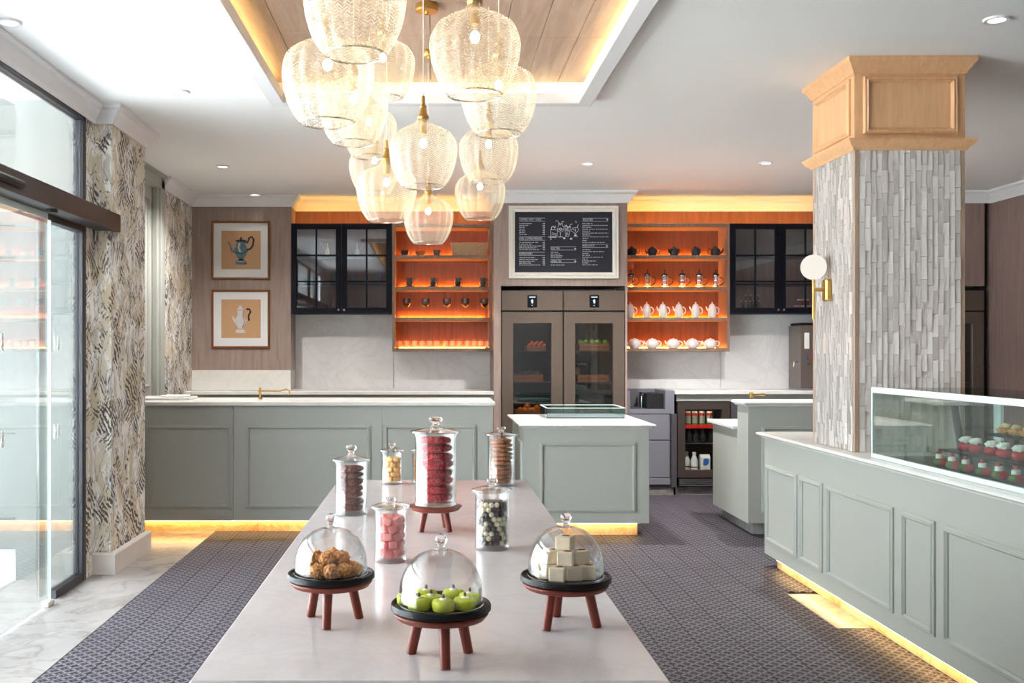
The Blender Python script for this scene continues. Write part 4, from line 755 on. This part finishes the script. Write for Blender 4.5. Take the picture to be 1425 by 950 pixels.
t = thing('milk_carton', (X(980.5, 10), 10.0, .191), 'white milk carton with blue emblem in the bar fridge', 'carton'); MB().box(-.048, .048, -.035, .035, 0, .17, .002).build('body', 'white_plastic', t, local=True); MB().prism([(-.035, .17), (.035, .17), (.008, .20), (-.008, .20)], lambda u, v, w_: (w_-.048, u, v), .096).build('gable_top', 'white_plastic', t, local=True)
MB().prism([(-.025, .10), (.0, .09), (.03, .11), (.035, .15), (.01, .165), (-.02, .155)], lambda u, v, w_: (u, -.0355-w_, v), .0008).build('emblem', 'label_blue', t, local=True); MB().box(-.02, .03, -.0362, -.0354, .05, .06).build('print', 'gold_label', t, local=True)
me = sphere('dark_bottle', .03, 'plum')
for px in (959, 968, 978, 990):
    o = MB().lathe([(.0005, 0), (.028, 0), (.030, .08), (.012, .11), (.012, .13), (.0005, .131)], 16).build('dark_sauce_bottle', 'bottle_dark', None, local=True); o.location = (X(px, 10), 10.0, .507); tag(o, 'small dark bottle on the middle shelf of the bar fridge', 'bottle', 'dark bottles in the bar fridge')
wbk = thing('water_boiler', (3.82, 10.16, 1.03), 'brown steel water boiler with sight glass on the pale worktop', 'water boiler')
MB().box(3.64, 4.0, 10.0, 10.33, 1.045, 1.675, .006).build('body', 'boiler_steel', wbk); MB().box(3.65, 3.99, 10.01, 10.32, 1.675, 1.70, .012).build('lid', 'dark', wbk); MB().box(3.68, 3.73, 9.992, 10.0, 1.44, 1.60, .008).build('sight_glass', 'white_plastic', wbk)
for x, mt in ((3.695, 'label_blue'), (3.745, 'can_red'), (3.72, 'chrome')): MB().lathe([(.0005, -.014), (.012, -.013), (.013, 0)], 14, (x, 10.0, 1.35 if mt != 'chrome' else 1.29), axis='y').build('button', mt, wbk)
MB().tube([(3.64, 10.05, 1.31), (3.60, 10.05, 1.31), (3.595, 10.05, 1.26)], .009, 8).build('tap', 'chrome', wbk); MB().box(3.64, 4.0, 9.94, 10.33, 1.031, 1.045, .003).build('drip_tray', 'steel', wbk)
# brass taps
bt = thing('brass_bar_tap', (X(362, 8.2), 8.2, 1.026), 'brass bar tap with long wavy spout on the long bar', 'tap')
MB().lathe([(.018, 0), (.018, .008), (.008, .012), (.008, .04), (.012, .048), (.008, .056), (.011, .066), (.008, .09), (.0005, .1)], 14).build('post', 'brass', bt, local=True); MB().tube([(0, 0, .066), (.06, 0, .066), (.16, 0, .064), (.185, 0, .075), (.215, 0, .083), (.235, 0, .072), (.245, 0, .045)], [.006]*6+[.008], 8).build('spout', 'brass', bt, local=True); MB().tube([(-.022, 0, .068), (.022, 0, .068)], .005, 8).build('cross_handle', 'brass', bt, local=True)
bt = thing('brass_mixer_tap', (X(1059, 7.9), 8.12, .832), 'short brass mixer tap behind the raised bar ledge', 'tap')
MB().lathe([(.016, 0), (.016, .008), (.010, .012), (.010, .24), (.013, .245), (.0005, .26)], 14).build('post', 'brass', bt, local=True); MB().tube([(0, 0, .235), (.07, 0, .235), (.1, 0, .235)], [.009, .009, .012], 8).build('spout', 'brass', bt, local=True); MB().tube([(-.012, 0, .21), (-.012, 0, .255)], .01, 8).build('handle', 'brass', bt, local=True)
t = thing('marble_board', (X(238, 8.25), 8.2, 1.026), 'low white marble board lying on the bar by the papered pier', 'board'); MB().box(-.22, .20, -.14, .14, .001, .022, .006).build('board', 'counter_marble', t, local=True); MB().box(-.05, .15, -.10, .10, .022, .034, .005).build('folded_cloth', 'white_cream', t, local=True)
# ---------------------------------------------------------------- pendant cluster
def pendant(px, d, zc, wd, lab, i):
    x = X(px, d); h = wd*1.0; zb = zc-h*.47
    t = thing('pendant_lamp', (x, d, zb), lab, 'pendant lamp', 'ribbed glass pendant lamps')
    prof = [(.30, 0), (.325, .025), (.365, .08), (.41, .16), (.45, .27), (.48, .39), (.497, .51), (.50, .58), (.49, .66), (.46, .74), (.40, .815), (.30, .875), (.20, .92), (.125, .965), (.09, 1.02), (.075, 1.08)]
    m = MB().lathe([(r*wd, z*wd) for r, z in prof], 96, lobes=16, amp=.045)
    me = m.mesh('shade', 80, fix=True); uv = me.uv_layers.new(name='UVMap'); seg = 96
    for p in me.polygons:
        ks = [me.loops[l].vertex_index % seg for l in p.loop_indices]; wrap = max(ks)-min(ks) > seg/2
        for l in p.loop_indices:
            vi = me.loops[l].vertex_index; k = vi % seg; k = k+seg if wrap and k == 0 else k; uv.data[l].uv = (k/seg, me.vertices[vi].co.z/wd)
    s = mesh_obj('shade', me, 'shade_glass', t)
    MB().lathe([(.303*wd, 0), (.31*wd, -.003), (.317*wd, 0), (.31*wd, .003), (.303*wd, 0)], 48).build('rim', 'shade_rim', s, local=True)
    MB().lathe([(.080*wd, 1.02*wd), (.095*wd, 1.06*wd), (.06*wd, 1.11*wd), (.045*wd, 1.2*wd), (.055*wd, 1.22*wd), (.03*wd, 1.25*wd), (.025*wd, 1.38*wd), (.0005, 1.39*wd)], 20).build('cap', 'brass', t, local=True)
    MB().tube([(0, 0, 1.38*wd), (0, 0, CZ+.085-zb)], .0022, 6).build('cord', 'cord', t, local=True)
    MB().tube([(0, 0, 1.05*wd), (0, 0, .80*wd)], .016, 12).build('lamp_holder', 'brass', t, local=True)
    o = mesh_obj('bulb', blob('bulb', .015, .015, .020, 0, 1, 0, 2), 'bulb', t); o.location = (0, 0, .66*wd)
plain('cord', (225, 220, 210), .6)
WD = .275
for i, (px, wpx, ytop, ybot, lab) in enumerate((
    (494, 138, -48, 80, 'largest hanging glass shade, highest of the cluster beside the left strip light'), (456, 123, 57, 175, 'glass shade hanging outermost on the pier side of the cluster'),
    (533, 86, 46, 141, 'glass shade half hidden behind the highest shade'), (492, 93, 115, 203, 'glass shade just below the outermost pier-side shade'),
    (514, 73, 150, 222, 'glass shade tucked behind three shades on the pier side'), (521, 68, 205, 272, 'glass shade almost hidden behind the brass-topped lower shade'),
    (538, 81, 232, 311, 'lower glass shade with brass stem, in front of the cupboard side'), (589, 91, 172, 263.5, 'glass shade with tall brass stem in the middle of the cluster'),
    (596, 67, 276, 342, 'lowest glass shade of the cluster, in front of the cup shelves'), (661, 122, 18, 136, 'large glass shade hanging on the column side of the cluster'),
    (694, 102, 92, 190, 'glass shade outermost on the column side of the cluster'), (680, 80, 181, 257, 'glass shade below the outermost column-side shade'),
    (668, 68, 243, 308, 'lowest glass shade on the column side, beside the menu board'))):
    d = WD*F/wpx; zb = Z(ybot-4, d); pendant(px, d, zb+WD*.47, WD, lab, i)
for px, py, r, lab in ((594, 6, .055, 'round brass ceiling canopy holding the pendant cords'), (597, 70, .035, 'small round brass ceiling canopy deeper in the timber recess')):
    d = (CZ+.085-CH)*F/(VY-py); t = thing('ceiling_canopy', (X(px, d), d, CZ+.05), lab, 'ceiling rose', 'brass ceiling canopies')
    MB().lathe([(.0005, 0), (r*.9, 0), (r, .006), (r, .03), (r*.95, .0345), (.0005, .0346)], 28).build('canopy', 'brass', t, local=True); MB().lathe([(.008, -.012), (.010, -.004), (.010, 0)], 12).build('boss', 'brass', t, local=True)
# ---------------------------------------------------------------- display table
TZ = .85
tb = thing('display_table', (-.008, 3.1, 0), 'long pale marble table carrying cake stands and sweet jars', 'table')
MB().box(-.425, .410, 1.735, 4.448, TZ-.04, TZ, .005).build('top', 'table_marble', tb); MB().box(-.36, .345, 1.85, 4.36, .10, TZ-.04, .004).build('base', 'sage', tb); MB().box(-.30, .285, 1.92, 4.3, 0, .10).build('plinth', 'stone_trim', tb)
for s, x in ((FL, -.36), (FR, .345)):
    for a, b in ((1.93, 2.7), (2.78, 3.5), (3.58, 4.28)): MB().ring(a, b, .18, .73, MOULD, s(x)).build('panel_moulding', 'sage', tb)
def pt(px, d): return X(px, d)
def stool_stand(x, y, z, r, h, legs, lab, name='cake_stand', slate=True, grp='footed wooden stands'):
    t = thing(name, (x, y, z), lab, 'cake stand', grp); zt = h
    if slate:
        MB().lathe([(.0005, zt-.013), (r*.94, zt-.013), (r, zt-.009), (r, zt-.002), (r*.985, zt+.001), (r*.95, zt), (r*.93, zt-.004), (.0005, zt-.004)], 56).build('slate_plate', 'slate', t, local=True, smooth=30); w1 = zt-.0135
    else: w1 = zt
    MB().lathe([(.0005, w1-.016), (r*.72, w1-.016), (r*.88, w1-.012), (r*.95, w1-.004), (r*.95 if slate else r, w1-.001), (r*.93, w1), (.0005, w1)], 56).build('disc', 'stool_wood', t, local=True)
    for a in legs:
        c, s = math.cos(a), math.sin(a); MB().tube([(c*r*.50, s*r*.50, w1-.013), (c*r*.69, s*r*.69, .0005)], [.0105, .0095], 14).build('leg', 'stool_wood', t, local=True)
    return t
def dome(x, y, z, r, hh, lab):
    t = thing('glass_dome', (x, y, z), lab, 'glass dome', 'glass cake domes'); P = [(r, 0), (r, .012), (r*.995, hh*.28), (r*.96, hh*.45), (r*.88, hh*.62), (r*.74, hh*.78), (r*.52, hh*.91), (r*.28, hh*.98), (.010, hh)]
    Q = [(max(q-.0022, .001), v-(.0022 if v > .02 else 0)) for q, v in reversed(P)]
    MB().lathe(P+Q+[P[0]], 56).build('bell', 'clear_glass', t, local=True, smooth=60)
    MB().lathe([(r+.0005, 0), (r+.0022, .001), (r+.0022, .004), (r+.0005, .005)], 56).build('rim', 'rim_glass', t, local=True)
    MB().lathe([(.0085, hh-.001), (.006, hh+.004), (.007, hh+.007)]+[(.0115*math.sin(a), hh+.018-.0115*math.cos(a)) for a in [PI*k/10 for k in range(3, 10)]]+[(.0004, hh+.0297)], 24).build('knob', 'knob_glass', t, local=True, smooth=80)
t_ = NT('knob_glass'); g_ = t_.n('ShaderNodeBsdfGlass'); g_.inputs['IOR'].default_value = 1.45; M['knob_glass'] = t_.done(g_.outputs[0])
thin_glass('jar_glass', (.975, .98, .98), .06, 2.2)
def ang(dx, dy): return math.atan2(dy, dx)
S1 = (-.217, 2.12); S2 = (.0126, 1.864); S3 = (.2745, 2.096)
stool_stand(S1[0], S1[1], TZ, .0915, .103, (-1.62, 2.43, .42), 'footed wooden cake stand with slate plate, carrying golden pastry balls')
stool_stand(S2[0], S2[1], TZ, .093, .103, (-1.45, 2.62, .62), 'footed wooden cake stand with slate plate, carrying lime green sweets')
stool_stand(S3[0], S3[1], TZ, .0945, .103, (-2.36, 1.75, -.32), 'footed wooden cake stand with slate plate, carrying white nougat cubes')
dome(S1[0], S1[1], TZ+.0995, .0765, .099, 'clear glass dome with ball knob over golden pastry balls'); dome(S2[0], S2[1], TZ+.0995, .0775, .103, 'clear glass dome with ball knob over lime green sweets'); dome(S3[0], S3[1], TZ+.0995, .078, .106, 'clear glass dome with ball knob over white nougat cubes')
ZP = TZ+.0992
def put(name, me, loc, lab, cat, grp, rot=(0,0,0)): o = inst(name, me, None, loc, rot); return tag(o, lab, cat, grp)
# golden pastry balls
ms = []
for k in range(4): me = blob('pastry_ball', .0175, .0175, .016, .26, 4.2, k+1, 4); me.materials.append(M['pastry_gold']); ms.append(me)
low = [(-.046, -.018), (-.024, -.034), (.004, -.04), (.03, -.03), (.05, -.012), (-.034, .016), (-.002, .0), (.03, .012), (.0, .034)]
for k, (dx, dy) in enumerate(low): put('pastry_ball', ms[k % 4], (S1[0]+dx, S1[1]+dy, ZP+.0135), 'golden shredded pastry ball in the lower layer under the dome', 'pastry', 'golden pastry balls, lower layer', (0, 0, k*1.3))
for k, (dx, dy) in enumerate(((-.03, -.008), (-.006, -.018), (.022, -.008), (.002, .016))): put('pastry_ball', ms[(k+1) % 4], (S1[0]+dx, S1[1]+dy, ZP+.036), 'golden shredded pastry ball piled on top under the dome', 'pastry', 'golden pastry balls, upper layer', (0, 0, k*2.1))
# lime green sweets
gs = MB().lathe([(.0005, 0), (.019, .0005), (.0205, .004), (.021, .014), (.019, .0185), (.012, .020), (.0005, .0205)], 28).mesh('green_sweet', 60); gs.materials.append(M['green_sweet'])
dl = MB().lathe([(.0005, .023), (.005, .0225), (.0075, .021), (.008, .0195)], 12).mesh('cream_dollop', 60); dl.materials.append(M['white_cream']); nt = blob('nut', .0032, .0032, .005, .2, 3, 4, 1); nt.materials.append(M['nut'])
for k, (px, py, dd) in enumerate(((583, 838, -.028), (617, 843, -.040), (647, 836, -.026), (568, 826, .006), (600, 826, -.006), (593, 816, .034), (631, 816, .036), (654, 824, .010))):
    d = S2[1]+dd; t = thing('green_sweet', (X(px, d), d, ZP), 'lime green round sweet topped with cream and a nut', 'sweet', 'lime green sweets'); inst('body', gs, t); inst('cream_dollop', dl, t); inst('nut', nt, t, (0, 0, .026))
# nougat cubes
ng = MB().box(-.0165, .0165, -.0165, .0165, 0, .029, .002).mesh('nougat_cube', 0); ng.materials.append(M['nougat']); al = blob('almond', .009, .0055, .002, .1, 2, 1, 2); al.materials.append(M['almond'])
for k, (dx, dy, lv, rz) in enumerate(((-.046, -.008, 0, .15), (-.020, -.034, 0, -.35), (.012, -.022, 0, .1), (.042, -.016, 0, -.1), (.040, .022, 0, .3), (-.036, .028, 0, .2), (.0, .02, 0, 0), (-.028, .0, 1, .1), (-.002, -.02, 1, -.3), (.028, -.004, 1, .35), (.0, .016, 1, .0), (-.002, -.004, 2, -.45))):
    t = thing('nougat_cube', (S3[0]+dx, S3[1]+dy, ZP+lv*.0292), ['white nougat cube in the bottom layer under the dome', 'white nougat cube in the second layer under the dome', 'single white nougat cube on top of the pile'][lv], 'nougat', ['nougat cubes, bottom layer', 'nougat cubes, second layer', None][lv], rz); inst('body', ng, t); inst('almond', al, t, (.003, -.004, .0295))
# ---------------------------------------------------------------- sweet jars
def jar(px, d, w_, zr, zk, lab, base=TZ, foot=True, lidw=1.16):
    x = X(px, d); r = w_/2; h = zr-base; k = zk-zr; t = thing('glass_jar', (x, d, base), lab, 'jar', 'lidded glass jars')
    MB().lathe([(.0005, 0), (r*.94, 0), (r, .004), (r*.965, .012), (r*.965, h*.93), (r*1.02, h*.97), (r*1.02, h-.002), (r*.97, h-.002), (r*.91, h*.93), (r*.91, .014), (.0005, .013)], 44).build('body', 'jar_glass', t, local=True, smooth=50)
    l = MB().lathe([(.0005, h), (r*lidw, h), (r*(lidw+.02), h+.003), (r*lidw, h+.006), (r*.75, h+.012), (r*.35, h+.016), (r*.22, h+k*.38)], 44).build('lid', 'jar_glass', t, local=True, smooth=50)
    MB().lathe([(r*.22, h+k*.36), (r*.16, h+k*.5), (r*.20, h+k*.6), (r*.33, h+k*.78), (r*.30, h+k*.94), (.0005, h+k)], 24).build('knob', 'knob_glass', l, local=True, smooth=80)
    return x, d, r*.9, h
def cookies(n, x, y, z, r, th, mat, lab, grp, jit=.004, seed=0):
    ms = []
    for k in range(3): me = blob('cookie', r, r, th*.42, .13, 7.5, seed+k, 4, True); me.materials.append(M[mat]); ms.append(me)
    for k in range(n): put('cookie', ms[k % 3], (x+random.uniform(-jit, jit), y+random.uniform(-jit, jit)*.5, z+th*(k+.5)), lab+', %s from the bottom' % ORD[k], 'cookie', grp, (random.uniform(-.05, .05), random.uniform(-.06, .06), k*1.1))
x, y, r, h = jar(488.7, 3.51, .114, 1.0375, 1.0925, 'lidded glass jar of chocolate cookies nearest the long bar side'); cookies(7, x, y, TZ+.014, .043, .0225, 'cookie_brown', 'brown chocolate cookie in its jar', 'chocolate cookies in jar', .003, 3)
x, y, r, h = jar(545.4, 4.31, .090, .99, 1.026, 'small lidded glass jar of yellow candies')
cm = MB().box(-.010, .010, -.010, .010, -.009, .009, .003).mesh('candy', 0); cm.materials.append(M['candy_yellow'])
def fill(n_l, n_r, x, y, z, r, step, me, name, lab, cat, grp, alt=None, rnd=.4):
    for l in range(n_l):
        for k in range(n_r):
            a = 2*PI*(k+.5*(l % 2))/n_r; m_ = alt[(l*5+k*3+(l*k) % 4) % len(alt)] if alt else me
            put(name, m_[0] if isinstance(m_, tuple) else m_, (x+r*math.cos(a), y+r*math.sin(a), z+l*step), m_[1] if isinstance(m_, tuple) else lab, cat, m_[2] if isinstance(m_, tuple) else grp, (random.uniform(-rnd, rnd), random.uniform(-rnd, rnd), a))
fill(5, 7, x, y, TZ+.024, .027, .0205, cm, 'candy', 'yellow sugar candy cube in the small glass jar', 'candy', 'yellow candies in jar'); fill(5, 2, x, y, TZ+.024, .009, .0205, cm, 'candy', 'yellow sugar candy cube in the small glass jar', 'candy', 'yellow candies in jar')
x, y, r, h = jar(588, 4.31, .090, .99, 1.026, 'small lidded glass jar of orange candies behind the tall jar')
cm2 = cm.copy(); cm2.materials.clear(); cm2.materials.append(M['candy_orange']); fill(5, 7, x, y, TZ+.024, .027, .0205, cm2, 'candy', 'orange candy cube in the jar behind the tall jar', 'candy', 'orange candies in jar')
stool_stand(X(605.8, 3.2), 3.2, TZ, .086, .0785, (-2.45, -.72, .95), 'low three-legged wooden stool stand under the tall jar', 'stool_stand', False)
x, y, r, h = jar(606, 3.2, .135, 1.16, 1.212, 'tall glass jar of red cookies raised on a wooden stool', TZ+.079); cookies(8, x, y, TZ+.079+.014, .0535, .0258, 'cookie_red', 'red crinkle cookie in the tall jar', 'red cookies in tall jar', .004, 9)
x, y, r, h = jar(697.5, 4.255, .118, 1.063, 1.10, 'lidded glass jar of golden brown cookies at the island end of the table'); cookies(10, x, y, TZ+.014, .046, .0185, 'cookie_tan', 'golden brown cookie in its jar', 'golden cookies in jar', .003, 15)
x, y, r, h = jar(543.7, 2.73, .0887, .994, 1.024, 'lidded glass jar of pink sugared jelly cubes')
dm = MB().box(-.0105, .0105, -.0105, .0105, -.010, .010, .002).mesh('jelly_cube', 0); dm.materials.append(M['delight_pink'])
fill(5, 7, x, y, TZ+.025, .0262, .0215, dm, 'jelly_cube', 'pink sugared jelly cube in the glass jar', 'sweet', 'pink jelly cubes in jar', None, .55); fill(5, 2, x, y, TZ+.025, .008, .0215, dm, 'jelly_cube', 'pink sugared jelly cube in the glass jar', 'sweet', 'pink jelly cubes in jar', None, .3)
o = put('jelly_stick', MB().box(-.006, .006, -.006, .006, 0, .075, .002).mesh('jelly_stick', 0), (x-.014, y-.016, TZ+.058), 'upright pink jelly stick poking above the cubes', 'sweet', None, (.05, -.06, .3)); o.data.materials.append(M['delight_pink'])
x, y, r, h = jar(684.8, 2.90, .101, 1.016, 1.053, 'lidded glass jar of dark and white chocolate balls')
b1 = blob('chocolate_ball', .0077, .0077, .0077, 0, 1, 0, 2); b1.materials.append(M['choc_dark']); b2 = blob('chocolate_ball', .0077, .0077, .0077, 0, 1, 0, 2); b2.materials.append(M['choc_white'])
D_ = (b1, 'dark chocolate ball in the mixed jar', 'dark chocolate balls in jar'); W_ = (b2, 'white chocolate ball in the mixed jar', 'white chocolate balls in jar')
seq = [D_, W_, D_, D_, W_, D_, W_, W_, D_, D_, W_]
fill(9, 15, x, y, TZ+.022, .0375, .0136, None, 'chocolate_ball', '', 'chocolate', None, seq, 0)
o = MB().lathe([(.0005, TZ+.015), (.031, TZ+.015), (.031, TZ+.138), (.0005, TZ+.142)], 16, (x, y, 0)).build('chocolate_ball_fill', 'choc_dark'); tag(o, 'packed dark chocolate balls filling the middle of the jar', 'chocolate', None, 'stuff')
# ---------------------------------------------------------------- pastry case on the right counter
pk = thing('glass_pastry_case', (2.48, 3.7, .88), 'glass pastry display case with pale top rail on the sage counter', 'display case')
cx0, cx1, ya, yb, z0, z1 = 2.215, 2.76, 2.1, 5.10, .8805, 1.237
MB().box(cx0, cx0+.022, ya, yb, z1-.028, z1, .003).build('top_rail', 'alu_frame', pk); MB().box(cx0, cx0+.016, yb-.012, yb, z0+.02, z1-.028, .002).build('corner_post', 'alu_frame', pk); MB().box(cx0, cx0+.02, ya, yb, z0, z0+.022, .002).build('bottom_rail', 'alu_frame', pk)
MB().box(cx0+.004, cx0+.010, ya, yb-.012, z0+.022, z1-.028).build('front_pane', 'case_glass', pk); MB().box(cx0+.016, cx1, yb-.010, yb-.004, z0+.01, z1-.004).build('end_pane', 'case_glass', pk); MB().box(cx0+.022, cx1, ya, yb-.012, z1-.009, z1-.003).build('top_pane', 'case_glass', pk)
MB().box(cx0+.02, cx1, ya, yb-.012, z0, z0+.008).build('deck', 'stainless_tray', pk)
for y in (4.90, 3.9, 2.9): MB().box(cx1-.02, cx1, y-.03, y+.03, z0, z1-.012, .003).build('rear_post', 'alu_frame', pk)
for xx, z, y1, wx in ((2.42, .952, 4.83, .13), (2.58, 1.035, 4.72, .13)):
    s_ = MB().box(xx, xx+wx, ya+.1, y1, z-.010, z, .002).build('tray', 'slate', pk)
    for y in (y1-.15, y1-1.0, y1-1.8): MB().box(xx+wx*.4, xx+wx*.6, y-.01, y+.01, z0+.008, z-.010).build('support', 'dark_steel', s_)
MB().tube([(2.60, 4.95, z0+.02), (2.56, 4.95, 1.15)], .018, 8).box(2.52, 2.62, 4.92, 4.98, 1.15, 1.17, .004).build('arm', 'dark_steel', pk)
def cake_set(name, ys, x, z, lab, cat, grp, parts):
    for k, y in enumerate(ys):
        t = thing(name, (x, y, z), lab+', %s from the column' % ORD[k], cat, grp)
        for nm, me, loc in parts: inst(nm, me, t, loc)
def BM_(nm, rx, rz, mat, amp=.06, seed=1, sub=2, f=2.2): me = blob(nm, rx, rx, rz, amp, f, seed, sub); me.materials.append(M[mat]); return me
gb, gh = BM_('body', .030, .022, 'glaze_green'), BM_('red_side', .028, .021, 'glaze_red'); wc = MB().lathe([(.0005, 0), (.0165, 0), (.0165, .016), (.012, .019), (.0005, .019)], 18).mesh('cream', 50); wc.materials.append(M['white_cream']); ch = BM_('cherry', .010, .010, 'glaze_red')
cake_set('green_dome_cake', (4.627, 4.515, 4.40, 4.265, 4.14, 4.02, 3.9, 3.78), 2.325, z0+.008, 'green and red dome cake with cream and cherry', 'cake', 'green dome cakes', [('body', gb, (0, 0, .020)), ('red_side', gh, (.006, -.008, .020)), ('cream', wc, (0, 0, .038)), ('cherry', ch, (0, 0, .064))])
rb = BM_('body', .034, .024, 'glaze_red'); wh = BM_('whipped_cream', .026, .017, 'white_cream', .5, 3, 3, 3.5); sh = MB().box(-.012, .012, -.002, .002, 0, .006, .001).mesh('chocolate_chip', 0); sh.materials.append(M['choc_dark'])
cake_set('red_glazed_cake', (4.70, 4.61, 4.48, 4.385, 4.27, 4.16, 4.05, 3.94, 3.83), 2.485, .952, 'shiny red glazed cake with whipped cream', 'cake', 'red glazed cakes', [('body', rb, (0, 0, .022)), ('whipped_cream', wh, (0, 0, .052)), ('chocolate_chip', sh, (0, 0, .068))])
pa = BM_('body', .034, .018, 'pastry_gold', .5, 2, 3, 3.0); pn = BM_('nut_topping', .020, .014, 'label_cream', .6, 4, 3, 4.0)
cake_set('golden_nut_pastry', (4.66, 4.57, 4.48, 4.38, 4.28, 4.18, 4.08), 2.645, 1.035, 'golden nut pastry on the upper tray', 'pastry', 'golden nut pastries', [('body', pa, (0, 0, .016)), ('nut_topping', pn, (0, 0, .034))])
